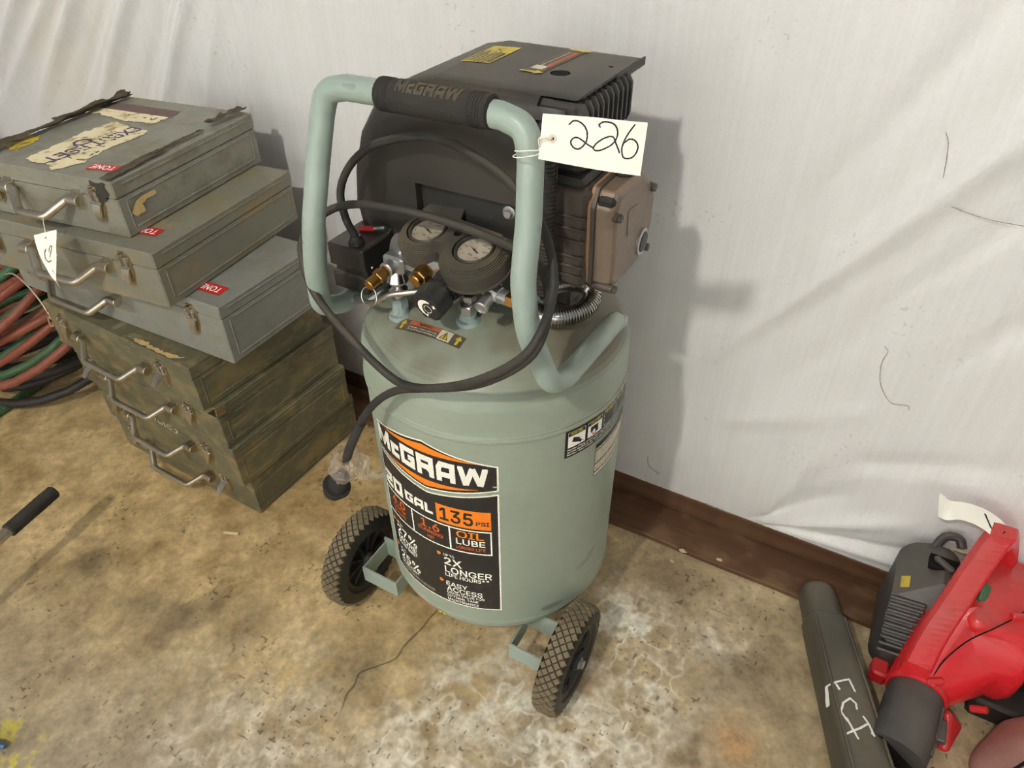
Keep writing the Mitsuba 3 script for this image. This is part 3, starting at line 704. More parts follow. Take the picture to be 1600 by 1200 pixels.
# crankcase, cover, cylinder and head
cc = [cbox(.070, .152, -.030, .112, .766, .905, .008), cbox(.0, .12, 0, .09, .715, .77, .004)]
for i in range(3):
    cc.append(cbox(.078, .150, -.0335, -.028, .866 - .016 * i, .8695 - .016 * i, .0008)); cc.append(cbox(.078, .150, -.0335, -.028, .812 - .014 * i, .8155 - .014 * i, .0008))
CK = obj('crankcase', cat(*cc), 'm_iron', AC, label='dusty cast crankcase with ribs')
for i in range(4): obj('top_rib', cbox(.095 + .014 * i, .099 + .014 * i, .0, .07, .902, .909, .001), 'm_iron', CK)
cov = A([(-.024, .882), (-.012, .902), (.066, .902), (.108, .872), (.126, .850), (.126, .805), (.112, .778), (.082, .762), (.0, .764), (-.018, .778)])
def yz(poly, x0, x1, bev):
    q = Polygon(poly).buffer(-.006).buffer(.006, quad_segs=4); P = []
    for x, ins in ((x0, 0), (x1 - bev, 0), (x1 - .4 * bev, .3 * bev), (x1, bev)):
        c = A(q.buffer(-ins).exterior.coords) if ins else A(q.exterior.coords)
        P.append(np.c_[np.full(len(c), x), c])
    return hull(np.vstack(P))
obj('gasket', yz(Polygon(cov).buffer(.0035).exterior.coords, .150, .1545, .0008), 'm_gasket', CK)
obj('flange', yz(Polygon(cov).buffer(.0045).exterior.coords, .1545, .160, .001), 'm_iron', CK)
CV = obj('end_cover', yz(cov, .159, .1855, .008), 'm_iron_cover', AC, smooth=25, label='tan-grey cast end cover with oil sight glass')
obj('sight_glass', cat(turned([(.0, 0), (.019, 0), (.019, .003), (.016, .0045), (.0145, .0035), (0, .0035)], (.1855, .083, .796), (1, 0, 0), 32)), 'm_zinc', CV)
obj('sight_window', turned([(0, 0), (.0145, 0), (.0135, .0018), (0, .003)], (.1888, .083, .796), (1, 0, 0), 32), 'm_switch', CV)
obj('plate', yz([(.018, .868), (.062, .862), (.050, .835), (.024, .826)], .1845, .1868, .0008), 'm_iron_cover', CV)
for y_, z_ in ((-.016, .872), (-.012, .770), (.104, .778), (.105, .866)):
    obj('cover_screw', cat(rod((.158, y_, z_), (.187, y_, z_), .0062), hexnut((.187, y_, z_), (.1915, y_, z_), .0055)), 'm_iron', CV)
obj('corner_boss', cbox(.158, .182, -.022, .016, .868, .896, .004), 'm_hub', CV)
OC = turned([(0, 0), (.013, 0), (.0145, .002)] + [(.0145, .003), (.0145, .026), (.013, .030), (0, .030)], (.166, .046, .902), (0, 0, 1), 28)
fl_ = [cbox(.0138, .0156, -.0007, .0007, .003, .027, .0002) for _ in range(26)]
OCm = cat(OC, *[put(b, frame((.166, .046, .902), (0, 0, 1)) @ trimesh.transformations.rotation_matrix(i * 2 * math.pi / 26, [0, 0, 1])) for i, b in enumerate(fl_)])
obj('oil_cap', OCm, 'm_black', AC, smooth=False, label='black knurled oil filler cap')
obj('cylinder_base', cat(cbox(.072, .146, -.034, .090, .903, .916, .006), cbox(.078, .140, -.026, .082, .914, .945, .01)), 'm_black', AC)
obj('base_nut', cat(hexnut((.098, -.0265, .916), (.098, -.0265, .926), .0075), rod((.098, -.0265, .92), (.098, -.0265, .934), .0042)), 'm_zinc', AC)
hf = [cbox(.078, .134, -.034, .108, .944, 1.003, .006)]
HD = obj('cylinder_head', hf[0], 'm_fin', AC, label='black finned cylinder head')
for i in range(10):
    y_ = -.030 + .0150 * i
    pf = Polygon([(.100, .948), (.140, .948), (.1435, .956), (.1435, .994), (.138, 1.003), (.100, 1.003)])
    q = prism(pf, .0042); q = TM(np.c_[q.vertices[:, 0], y_ + q.vertices[:, 2], q.vertices[:, 1]], q.faces[:, ::-1])
    obj('fin', q, 'm_fin', HD, smooth=False)
# discharge pipe: finned sleeve and chrome elbow
def finned(path, r0, r1, pitch, n=22):
    p = np.asarray(path); s = np.r_[0, np.cumsum(np.linalg.norm(np.diff(p, axis=0), axis=1))]
    m = int(s[-1] / pitch); tt, rr = [], []
    for i in range(m):
        for u, r in ((.0, r0), (.28, r0), (.40, r1), (.70, r1), (.82, r0)):
            tt.append((i + u) / m * s[-1]); rr.append(r)
    tt = A(tt); q = A([np.interp(tt, s, p[:, k]) for k in range(3)]).T
    return tube(q, rr, n)
obj('discharge_pipe', finned(cr([(.106, -.052, .985), (.107, -.054, .95), (.108, -.056, .90), (.109, -.058, .85), (.109, -.058, .80), (.109, -.058, .780), (.109, -.058, .765)], 10), .0092, .0114, .0052), 'm_black', AC, smooth=40, label='black ribbed discharge pipe')
el = [(.108, -.046, .770), (.118, -.014, .762), (.136, .012, .750), (.151, .008, .738), (.150, -.018, .730), (.132, -.042, .727), (.108, -.055, .728), (.090, -.050, .732)]
obj('elbow_tube', finned(cr(el, 12), .0092, .0132, .0036), 'm_chrome', AC, smooth=30, label='shiny coiled elbow tube on the dome')
obj('check_valve', cat(rod((.085, -.044, .718), (.085, -.044, .742), .012), hexnut((.085, -.044, .728), (.085, -.044, .740), .0155)), 'm_weldpaint', AC)
# controls --------------------------------------------------------
def boss(x, y, r, h, m='m_weldpaint'):
    z = float(domez(math.hypot(x, y)))
    return cat(turned([(0, -.004), (r * 1.55, -.004), (r * 1.45, .002), (r * 1.08, .004), (r, .006), (r, h), (0, h)], (x, y, z), (0, 0, 1), 28))
obj('weld_boss', boss(.0126, -.0939, .0115, .013), 'm_weldpaint', AC)
obj('hex_plug', cat(hexnut((.0126, -.0939, .7255), (.0126, -.0939, .7400), .0125)), 'm_zinc', AC)
obj('hex_plug', cat(hexnut((.0120, -.088, .742), (.0120, -.088, .752), .0100), rod((.0120, -.088, .738), (.0120, -.088, .745), .0065)), 'm_zinc', AC)
obj('weld_boss', cat(boss(-.0900, -.1110, .0115, .014), hexnut((-.0900, -.1110, .714), (-.0900, -.1110, .730), .0125)), 'm_weldpaint', AC)
obj('riser_pipe', cat(rod((-.0900, -.1110, .726), (-.0895, -.1105, .772), .0078), turned([(0, 0), (.0085, 0), (.0135, .004), (.0135, .006), (.0095, .010), (.008, .012), (0, .012)], (-.0900, -.1110, .738), (0, 0, 1)), turned([(0, 0), (.009, 0), (.014, .003), (.0155, .006), (.012, .016), (.011, .022), (0, .022)], (-.0895, -.1105, .752), (0, 0, 1), 28)), 'm_chrome', AC)
mf = [cbox(-.104, -.070, -.122, -.088, .772, .798, .004), cbox(-.075, .062, -.112, -.080, .774, .800, .005), rod((-.088, -.105, .785), (-.088, -.135, .784), .0105), put(lathe([(0, 0), (.017, 0), (.018, .002), (.018, .005), (.016, .007), (0, .007)], 32), frame((-.092, -.094, .800), (-.45, -.75, .45)))]
obj('manifold', cat(*mf), 'm_zinc', AC, smooth=25, label='zinc manifold block')
SV = obj('safety_valve', cat(rod((-.0885, -.126, .784), (-.0905, -.140, .781), .0088), hexnut((-.0900, -.138, .782), (-.0915, -.150, .779), .0098), rod((-.0915, -.149, .779), (-.0935, -.166, .7755), .0078)), 'm_brass', AC, label='brass safety valve')
t_ = np.linspace(0, 2 * math.pi, 40)[:-1]
obj('pull_ring', tube(A([(-.0930 + .0125 * np.cos(t_)), -.1680 + .004 * np.sin(t_), .7610 + .0125 * np.sin(t_)]).T, .0010, 8, closed=True), 'm_chrome', SV)
obj('unloader_tube', tube(cr([(-.185, -.108, .705), (-.165, -.118, .709), (-.147, -.126, .716), (-.126, -.134, .722), (-.109, -.138, .731), (-.094, -.140, .743), (-.080, -.139, .752), (-.062, -.132, .756), (-.040, -.118, .758)], 6), .0040, 14), 'm_alu', AC, label='bent aluminium tube')
obj('brass_fitting', cat(hexnut((-.038, -.110, .787), (-.040, -.128, .783), .0115), rod((-.040, -.126, .783), (-.041, -.136, .781), .009)), 'm_brass', AC)
cp = obj('outlet_fitting', cat(hexnut((.046, -.100, .780), (.072, -.105, .776), .0125), rod((.070, -.105, .776), (.086, -.107, .777), .010), rod((.058, -.100, .777), (.058, -.130, .770), .0085), turned([(0, 0), (.0095, 0), (.0095, .004), (.0075, .005), (.0065, .003), (0, .003)], (.058, -.129, .770), (0, -1, -.2), 24)), 'm_zinc', AC)
obj('coupler', cat(hexnut((.084, -.107, .777), (.102, -.110, .778), .0115), rod((.100, -.110, .778), (.118, -.112, .779), .0085)), 'm_brass', cp)
# pressure switch
SW = obj('pressure_switch', cat(cbox(-.2000, -.1375, -.1210, -.042, .758, .7925, .0025), cbox(-.1950, -.1400, -.1150, -.045, .722, .760, .0015), cbox(-.1985, -.1375, -.1200, -.044, .722, .748, .002)), 'm_switch', AC, label='black pressure switch box')
obj('lid_edge', hull([(-.175, -.060, .7925), (-.137, -.060, .7925), (-.172, -.030, .806), (-.139, -.028, .806), (-.165, -.020, .80), (-.137, -.015, .80), (-.175, -.02, .775), (-.137, -.02, .775)]), 'm_switch', SW)
obj('ledge', cbox(-.1935, -.146, -.1195, -.1140, .7480, .7495, .0004), 'm_panel', SW)
for z_ in (.772, .7565): obj('side_screw', turned([(0, 0), (.0026, 0), (.002, .0014), (0, .0014)], (-.1372, -.104 - (.772 - z_) * .4, z_ - .012), (1, 0, 0), 16), 'm_chrome', SW)
obj('strain_relief', turned([(0, 0), (.0115, 0), (.0115, .005), (.010, .007), (.008, .010), (.0078, .013), (0, .013)], (-.1580, -.105, .7915), (-.1, .1, 1), 24), 'm_switch', SW)
obj('lever', tube(cr([(-.1395, -.0640, .803), (-.160, -.068, .7985)], 4), .0028, 10), 'm_zinc', SW)
obj('lever_tip', rod((-.1560, -.0672, .7990), (-.1800, -.0720, .7955), .0040, 16, .0015), 'm_red', SW, label='red tipped switch lever')
# twin gauge console
GO = A([-.013, -.0890, .8300]); ga = math.radians(-9); gex = A([math.cos(ga), math.sin(ga), 0]); gfw = A([gex[1], -gex[0], 0]); gn = gfw * math.cos(math.radians(74)) + A([0, 0, 1]) * math.sin(math.radians(74))
GF = np.eye(4); GF[:3, 0], GF[:3, 1], GF[:3, 2], GF[:3, 3] = gex, np.cross(gn, gex), gn, GO
outl = unary_union([Point(-.0435, -.001).buffer(.0405), Polygon([(-.074, -.028), (-.083, -.008), (-.080, .018), (-.066, .042), (-.02, .042), (-.02, -.03), (-.045, -.040)]), Point(.0415, -.006).buffer(.0455), Polygon([(-.072, .002), (-.062, .040), (.078, .040), (.087, .0), (.045, -.036), (.006, -.020), (-.012, -.020), (-.03, -.032)])]).buffer(-.008).buffer(.008)
outl = outl.intersection(Polygon([(-.2, .042), (.2, .042), (.2, -.2), (-.2, -.2)]))
def layers(poly, seq):
    """Stacked slabs of a polygon with chamfers: (z0, z1, inset at z0, inset at z1)."""
    ms = []
    for z0, z1, i0, i1 in seq:
        k = 5
        for j in range(k if abs(i0 - i1) > 1e-9 else 1):
            kk = k if abs(i0 - i1) > 1e-9 else 1
            za, zb = z0 + (z1 - z0) * j / kk, z0 + (z1 - z0) * (j + 1) / kk
            ins = i0 + (i1 - i0) * (j + .5) / kk
            ms.append(prism(poly.buffer(-ins), zb - za, za))
    return from_m(m3.Manifold.batch_boolean([to_m(m) for m in ms], m3.OpType.Add))
con = layers(outl, [(-.032, -.029, -.0018, -.0018), (-.029, -.011, 0, .0), (-.011, -.0005, .0, .0085)])
con = cut(con, put(lathe([(0, -.009), (.0285, -.009), (.0285, .01), (0, .01)], 40), frame((-.0415, 0.002, 0), (0, 0, 1))), put(lathe([(0, -.009), (.0285, -.009), (.0285, .01), (0, .01)], 40), frame((.0415, -.001, 0), (0, 0, 1))), put(lathe([(0, -.02), (.0055, -.02), (.0055, .01), (0, .01)], 20), frame((0.004, .012, 0), (0, 0, 1))))
CO = obj('gauge_console', put(con, GF), 'm_panel', AC, smooth=20, label='dusty black twin gauge console')
tab = Polygon([(-.078, .030), (-.060, .068), (-.040, .062), (-.018, .056), (-.012, .036), (.06, .036), (.06, .030)])
obj('rear_tab', put(prism(tab, .003, -.006), GF @ trimesh.transformations.rotation_matrix(.22, [1, 0, 0], [0, .03, 0])), 'm_panel', CO, smooth=False)
for cx, cy, na in ((-.0415, .002, 160), (.0415, -.001, 158)):
    F = GF @ frame((cx, cy, -.009), (0, 0, 1))
    g = key_for('gauge', AC)
    scene[g] = mikit.ply(put(lathe([(.0225, 0), (.0265, 0), (.0265, .0075), (.0250, .0088), (.0232, .0080), (.0225, .005), (.0225, 0)], 48), F), 'm_black', smooth=30)
    labels[g] = {'label': 'round pressure gauge with dusty white face'}
    obj('face', put(lathe([(0, .0005), (.0228, .0005), (.0228, .0040), (0, .0040)], 48), F), 'm_face', g)
    tk = []
    for i in range(11):
        a = math.radians(225 - 27 * i)
        tk.append(flat(LineString([(.0205 * math.cos(a), .0205 * math.sin(a)), (.0180 * math.cos(a), .0180 * math.sin(a))]).buffer(.0004, cap_style=2)))
        if i % 2 == 0: tk.append(place2(inter(str(40 * (i // 2)), .0026), .0150 * math.cos(a), .0150 * math.sin(a) - .0013, None, 'c'))
    tk.append(place2(inter('PSI', .0028), 0, -.0100, None, 'c'))
    q = cat(*tk); obj('dial_print', put(q, F @ frame((0, 0, .0043), (0, 0, 1))), 'm_ink', g, smooth=False)
    a = math.radians(na)
    nd = flat(Polygon([(.0155 * math.cos(a), .0155 * math.sin(a)), (-.0085 * math.cos(a) - .0014 * math.sin(a), -.0085 * math.sin(a) + .0014 * math.cos(a)), (-.0085 * math.cos(a) + .0014 * math.sin(a), -.0085 * math.sin(a) - .0014 * math.cos(a))]))
    obj('needle', put(cat(nd, lathe([(0, 0), (.0018, 0), (.0018, .001), (0, .001)], 14)), F @ frame((0, 0, .0049), (0, 0, 1))), 'm_ink', g, smooth=False)
    obj('lens', put(lathe([(0, 0.0006), (.012, .0004), (.0232, 0)], 40), F @ frame((0, 0, .0070), (0, 0, 1))), 'm_lens', g)
# regulator knob
kd = A([.07, .97, .22]); kd = kd / np.linalg.norm(kd); k0 = A([-.0035, -.1630, .7680])
lob = Polygon([((.0222 + .0014 * math.cos(7 * a)) * math.cos(a), (.0222 + .0014 * math.cos(7 * a)) * math.sin(a)) for a in np.linspace(0, 2 * math.pi, 113)[:-1]])
KF = frame(k0, kd, (1, 0, -.2))
kn = layers(lob, [(0, .004, .003, .0), (.004, .024, 0, 0), (.024, .028, 0, .003)])
KN = obj('regulator_knob', put(kn, KF), 'm_black', AC, smooth=35, label='black pressure regulator knob with white marks')
bell = layers(Polygon([((.0195 + .0012 * math.cos(18 * a)) * math.cos(a), (.0195 + .0012 * math.cos(18 * a)) * math.sin(a)) for a in np.linspace(0, 2 * math.pi, 217)[:-1]]), [(.027, .062, .003, -.004)])
obj('ribbed_collar', put(bell, KF), 'm_black', KN, smooth=25)
obj('face_disc', put(lathe([(0, -.0006), (.0176, -.0006), (.0182, .001), (0, .001)], 40), KF), 'm_decal', KN)
cres = Point(0, 0).buffer(.0112).difference(Point(.0042, -.0006).buffer(.0098)).difference(sbox(.002, -.02, .02, .02))
sy = unary_union([cres, Point(.0015, -.0005).buffer(.0052).difference(Point(.0015, -.0005).buffer(.0046)), sbox(.0055, .0078, .0105, .0094), sbox(.0072, .0061, .0088, .0111), sbox(.0018, -.0118, .0034, -.0070)])
KS = np.eye(4); vr = np.cross(UPV, -FWD)
zx = -kd; xx = vr - zx * (vr @ zx); xx /= np.linalg.norm(xx)
sy = affinity.scale(sy, 1.22, 1.22, origin=(0, 0))
obj('white_marks', put(flat(sy), frame(k0 - kd * .0012, -kd, (.87, -.1, -.35))), 'm_white', KN, smooth=False)

# power cord -------------------------------------------------------
cord = [(-.158, -.105, .7985), (-.160, -.105, .806), (-.176, -.100, .825), (-.187, -.090, .856), (-.170, -.085, .892), (-.137, -.080, .922), (-.094, -.080, .941), (-.049, -.080, .952), (-.008, -.080, .951), (.030, -.085, .942), (.063, -.090, .932), (.094, -.100, .919), (.125, -.115, .905), (.147, -.130, .885), (.163, -.145, .860), (.172, -.165, .836), (.180, -.200, .822), (.172, -.220, .797), (.145, -.230, .769), (.109, -.235, .742), (.071, -.235, .719), (.032, -.235, .702), (-.007, -.230, .692), (-.044, -.225, .702), (-.091, -.215, .722), (-.138, -.200, .738), (-.164, -.195, .763), (-.183, -.185, .791), (-.200, -.165, .810), (-.197, -.150, .828), (-.181, -.135, .844), (-.165, -.120, .852), (-.130, -.115, .861), (-.087, -.110, .863), (-.046, -.105, .862), (-.006, -.100, .858), (.036, -.100, .854), (.082, -.110, .854), (.115, -.120, .854), (.141, -.135, .851), (.158, -.150, .841), (.171, -.170, .826), (.181, -.205, .812), (.172, -.218, .788), (.146, -.225, .761), (.109, -.228, .733), (.065, -.226, .709), (.020, -.226, .690), (-.017, -.2255, .672), (-.049, -.228, .645), (-.078, -.230, .606), (-.094, -.235, .572), (-.108, -.240, .539), (-.123, -.240, .502)]
PC = obj('power_cord', tube(cr(cord, 7), .0054, 14), 'm_cord', AC, smooth=60, label='looped black power cord')
obj('cord_sleeve', tube(cr([(-.085, -.232, .590), (-.094, -.235, .572), (-.108, -.240, .539), (-.118, -.240, .515)], 5), .0068, 14), 'm_cord', PC)
pl0, pl1 = A([-.132, -.241, .472]), A([-.170, -.245, .405]); pdv = (pl1 - pl0) / np.linalg.norm(pl1 - pl0)
pf_ = frame(pl0, pdv, (.9, -.4, 0))
plug = cat(put(hull(np.vstack([A([[.011 * math.cos(a), .009 * math.sin(a), 0] for a in t_]), A([[.0155 * math.cos(a), .0135 * math.sin(a), .022] for a in t_]), A([[.017 * math.cos(a), .0150 * math.sin(a), .034] for a in t_])])), pf_),
           put(lathe([(0, .034), (.0215, .034), (.0225, .038), (.020, .044), (.0165, .047), (.0165, .056), (.014, .059), (0, .059)], 32), pf_))
obj('plug', plug, 'm_rubber', PC, label='black moulded plug')
obj('plug_pin', put(cbox(-.0008, .0008, -.006, .002, .058, .072, .0003), pf_), 'm_zinc', PC)
# crumpled plastic around the cord end
def crumple(rad, L, seed, fr):
    n, k = 46, 30; v = []
    for i in range(k):
        for j in range(n):
            a, t = j * 2 * math.pi / n, i / (k - 1)
            p = A([math.cos(a), math.sin(a), t * 3])
            r = rad * (.62 + .5 * math.sin(math.pi * (t * .85 + .1)) + .85 * (meshkit.fbm(p * 1.3 + seed, 2, seed) - .5) + .22 * (meshkit.noise(p * 4 + seed, seed) - .5) + .5 * max(0, .25 - t))
            v.append((r * math.cos(a), r * math.sin(a), L * (t + .16 * (meshkit.noise(p * 3.3 + 9, seed) - .5))))
    f = [(i * n + j, i * n + (j + 1) % n, (i + 1) * n + (j + 1) % n, (i + 1) * n + j) for i in range(k - 1) for j in range(n)]
    return put(TM(v, np.vstack([A(f)[:, [0, 1, 2]], A(f)[:, [0, 2, 3]]])), fr)
bag = crumple(.020, .056, 3, frame((-.116, -.238, .522), (-.35, -.05, -.93)))
wing = []
for i in range(14):
    for j in range(7):
        s, t = i / 13, j / 6
        wing.append((-.108 + .052 * s, -.236 + .012 * math.sin(5 * s + 3 * t) + .006 * (meshkit.noise(A([s * 7, t * 5, 1.0])) - .5) * 2, .520 - .030 * t * (1 - .6 * s) - .012 * s * s + .006 * (meshkit.noise(A([s * 6, t * 6, 4.0])) - .5) * 2))
wq = [(i * 7 + j, i * 7 + j + 1, (i + 1) * 7 + j + 1, (i + 1) * 7 + j) for i in range(13) for j in range(6)]
bag = cat(bag, TM(wing, np.vstack([A(wq)[:, [0, 1, 2]], A(wq)[:, [0, 2, 3]]])))
single('plastic_wrap', bag, 'm_bag', 'crumpled clear plastic wrap around the hanging cord end above the plug', 'plastic wrap', smooth=False)
# ------------------------------------------------------------------ paper tag 226
TO, TX, TY = A([.2098, -.1700, 1.0181]), A([.9045, .4155, -.0964]), A([.0975, .0186, .9951])
TX = TX / np.linalg.norm(TX); TY = TY - TX * (TX @ TY); TY = TY / np.linalg.norm(TY); TN = np.cross(TX, TY)
def tag_map(off):
    def f(v):
        bend = .0035 * np.sin((v[:, 0] + .05) * 18) - .004 * np.clip(v[:, 0] - .02, 0, 1) * 30 * (v[:, 1] > -9) * .3
        return TO + v[:, :1] * TX + v[:, 1:2] * TY + (off + bend + v[:, 2])[:, None] * TN
    return f
tp_ = Polygon([(-.0485, .0214), (0, .0245), (.0464, .0251), (.0499, -.0251), (0, -.0235), (-.0477, -.0213)])
hole = Point(-.037, -.0003).buffer(.0017)
TG = thing('paper_tag', 'white paper tag numbered 226 tied to the compressor handle', 'tag', None)
obj('card', warp(prism(tp_.difference(hole), .0005), tag_map(0), .006), 'm_card', TG, smooth=False)
S226 = [[(-.0234, .0152), (-.0204, .0186), (-.0161, .0191), (-.0104, .0163), (-.0064, .0106), (-.0056, .0026), (-.0082, -.0032), (-.0122, -.0064), (-.0169, -.0052), (-.0198, -.0009), (-.0181, .0029), (-.0147, .0042), (-.0100, .0025), (-.0041, -.0009), (.0007, -.0030)],
        [(.0045, .0167), (.0034, .0184), (.0064, .0213), (.0115, .0219), (.0170, .0204), (.0206, .0156), (.0213, .0094), (.0185, .0028), (.0123, -.0025), (.0056, -.0056), (.0017, -.0038), (.0036, .0010), (.0090, .0062), (.0147, .0091), (.0183, .0086), (.0221, .0023), (.0261, -.0045)],
        [(.0351, .0221), (.0319, .0160), (.0290, .0086), (.0277, .0012), (.0281, -.0033), (.0305, -.0086), (.0352, -.0095), (.0400, -.0065), (.0422, .0002), (.0407, .0055), (.0369, .0086), (.0325, .0085), (.0288, .0049)]]
obj('numeral', warp(flat(strokes([cr(np.c_[A(s), np.zeros(len(s))], 4)[:, :2] for s in S226], .0014)), tag_map(.0008), .004), 'm_marker', TG, smooth=True)
obj('eyelet', warp(flat(Point(-.037, -.0003).buffer(.0042).difference(hole)), tag_map(.0007), .004), 'm_wlabel', TG, smooth=True)
h3 = (TO - .037 * TX)
obj('string', cat(tube(cr([h3 + TN * .002, h3 - TX * .012 + TN * .006, (.1640, -.186, 1.006), (.1500, -.181, .998), (.1330, -.176, .992), (.1230, -.164, .988), (.126, -.148, .987)], 5), .0006, 6), tube(cr([h3 - TN * .002, h3 - TX * .012 + TN * .004, (.1620, -.184, 1.008), (.150, -.179, 1.003), (.134, -.1745, .998), (.1245, -.163, .993), (.127, -.148, .990)], 5), .0006, 6)), 'm_white', TG)

# ------------------------------------------------------------------ the stack of steel tool cases
BEADS = {}
def case(no, label, x, y, z, th, w, d, h, lid, m, hnd, hz, lat, lz, opened=(), lidm=None, hm='m_nickel'):
    K = thing('tool_case', label, 'tool case', None)
    F = np.eye(4); c, s = math.cos(th), math.sin(th)
    F[:3, 0], F[:3, 1], F[:3, 3] = (c, s, 0), (-s, c, 0), (x, y, z)
    P = lambda mesh: put(mesh, F)
    rng = np.random.default_rng(100 + no)
    zl = h - lid
    body = [cbox(-w, 0, 0, d, .0, zl - .0012, .0022)]
    for zz in (.013, zl - .0075):
        body.append(tube(A([(.0, .022, zz), (.0004, d - .022, zz)]), .0016, 8))
    body.append(tube(A([(.0, .018, .014), (.0002, .018, zl - .010)]), .0013, 8)); body.append(tube(A([(.0, d - .018, .014), (.0002, d - .018, zl - .010)]), .0013, 8))
    bm_ = sub(cat(*body), .07)
    obj('body', P(bm_), m, K, smooth=20)
    lm = sub(cbox(-w - .0008, .0008, -.0008, d + .0008, zl, h, .0022), .04)
    v = np.array(lm.vertices); topv = v[:, 2] > h - .0001
    v[topv, 2] += .0020 * (meshkit.fbm(v[topv] * A([6, 6, 0]) + no * 3.1, 2) - .62) * np.clip(np.minimum(np.minimum(-v[topv, 0], v[topv, 0] + w), np.minimum(v[topv, 1], d - v[topv, 1])) / .03, 0, 1)
    lm = TM(v, lm.faces)
    obj('lid', P(lm), lidm or m, K, smooth=20)
    obj('lid_bead', P(tube(A([(.0008, .020, h - .010), (.0010, d - .020, h - .010)]), .0014, 8)), m, K)
    xa, xb = hnd
    rodp = fillet([(xa - .004, -.0115, hz), (xa + .012, -.0125, hz), (xa + .045, -.040, hz - .026), (xb - .045, -.040, hz - .026), (xb - .012, -.0125, hz), (xb + .004, -.0115, hz)], [.008, .022, .022, .008], 7)
    hr = .0074 if no < 4 else .0064
    H = obj('handle', P(tube(rodp, hr, 16)), hm, K, smooth=45, label='shiny bent steel rod handle')
    for xx, sg in ((xa, -1), (xb, 1)):
        br = cat(rod((xx - sg * .006, -.0110, hz), (xx + sg * .016, -.0110, hz), .0098, 20, .0012), cbox(xx + sg * .005 - .011, xx + sg * .005 + .011, -.0105, .0, hz + .000, hz + .0098, .0008), cbox(xx + sg * .005 - .011, xx + sg * .005 + .011, -.0016, .0005, hz - .010, hz + .016, .0006))
        obj('handle_bracket', P(br), 'm_latch' if no > 3 else hm, K)
    for i, lx in enumerate(lat):
        Q_S = 1.28
        sh = Polygon([(-.011, .020), (-.006, .024), (.006, .024), (.011, .020), (.0105, -.004), (.005, -.022), (0, -.025), (-.005, -.022), (-.0105, -.004)])
        def fr_(zc): 
            q = np.eye(4); q[:3, 0], q[:3, 1], q[:3, 2], q[:3, 3] = (Q_S, 0, 0), (0, 0, Q_S), (0, -Q_S, 0), (lx, 0, zc); return q
        Q = fr_(lz)
        L = key_for('latch', K)
        base = cat(prism(sh, .0016), prism(affinity.scale(sh, .72, .8).buffer(.0001), .0014, .0016))
        scene[L] = mikit.ply(P(put(base, Q)), 'm_latch', smooth=20)
        tilt = .95 if i in opened else .10
        lev = put(hull([(-.0062, .002, .003), (.0062, .002, .003), (-.0070, .002, .0055), (.0070, .002, .0055), (-.004, -.020, .0035), (.004, -.020, .0035), (-.0035, -.021, .006), (.0035, -.021, .006), (.006, -.008, .0078), (-.006, -.008, .0078)]), trimesh.transformations.rotation_matrix(-tilt, [1, 0, 0], [0, .004, .004]))
        obj('lever', P(put(lev, Q)), 'm_nickel', L)
        obj('pivot', P(put(cat(rod((-.0085, .004, .0045), (.0085, .004, .0045), .0022, 12), rod((-.0085, .017, .004), (-.004, .017, .004), .0034, 12), rod((.004, .017, .004), (.0085, .017, .004), .0034, 12)), Q)), 'm_chrome', L)
        obj('loop', P(put(tube(A([(-.0055, .004, .005), (-.0055, .021, .0052), (.0055, .021, .0052), (.0055, .004, .005)]), .0012, 8), Q)), 'm_chrome', L)
        obj('hook', P(put(cat(cbox(-.0065, .0065, .020, .027, 0, .0022, .0005), cbox(-.004, .004, .022, .0245, .001, .0065, .0006)), Q)), 'm_latch', L)
    return K, F, w, d, h
olive = dict(w=.466, d=.344, h=.111, lid=.030, m='m_olive', hnd=(-.348, -.142), hz=.060, lat=(-.408, -.090), lz=.062)
def oc(no, label, x, y, z, th, h, opened=(), lat=(-.408, -.088)):
    q = {**olive, 'h': h, 'lat': lat}
    return case(no, label, x, y, z, th, opened=opened, **q)
c7 = oc(7, 'olive steel tool case at the bottom of the stack, resting on the floor', -.575, -.110, .0006, -.021, .1125, (1,))
c6 = oc(6, 'olive steel tool case second from the floor with chalk letters above its handle', -.569, -.132, .1136, -.043, .1115)
c5 = oc(5, 'olive steel tool case third from the floor with one bent lid corner', -.576, -.132, .2256, -.023, .1095, (0,))
c4 = oc(4, 'topmost olive steel tool case, directly under the three grey cases', -.588, -.149, .3356, -.035, .1100, (1,))
c3 = case(3, 'wide clean grey steel tool case jutting out, lowest of the three grey cases', -.518, -.098, .4462, .019, .625, .262, .1265, .027, 'm_grayC', (-.500, -.296), .062, (-.566, -.074), .080)
c2 = case(2, 'rusty topped grey steel tool case, middle one of the three grey cases', -.588, -.140, .5734, .122, .460, .385, .1085, .031, 'm_grayB', (-.296, -.116), .066, (-.390, -.068), .066)
c1 = case(1, 'topmost grey steel tool case with torn stickers and peeling tape', -.664, -.119, .6826, .143, .320, .373, .1010, .030, 'm_grayA', (-.240, -.090), .062, (-.282, -.044), .056)
def on_case(cs, plane, off):
    K, F, w, d, h = cs
    def f(v):
        if plane == 'top': q = np.c_[v[:, 0], v[:, 1], np.full(len(v), h + off) + v[:, 2]]
        elif plane == 'front': q = np.c_[v[:, 0], np.full(len(v), -off) - v[:, 2], v[:, 1]]
        else: q = np.c_[np.full(len(v), off) + v[:, 2], v[:, 0], v[:, 1]]
        return q @ F[:3, :3].T + F[:3, 3]
    return f
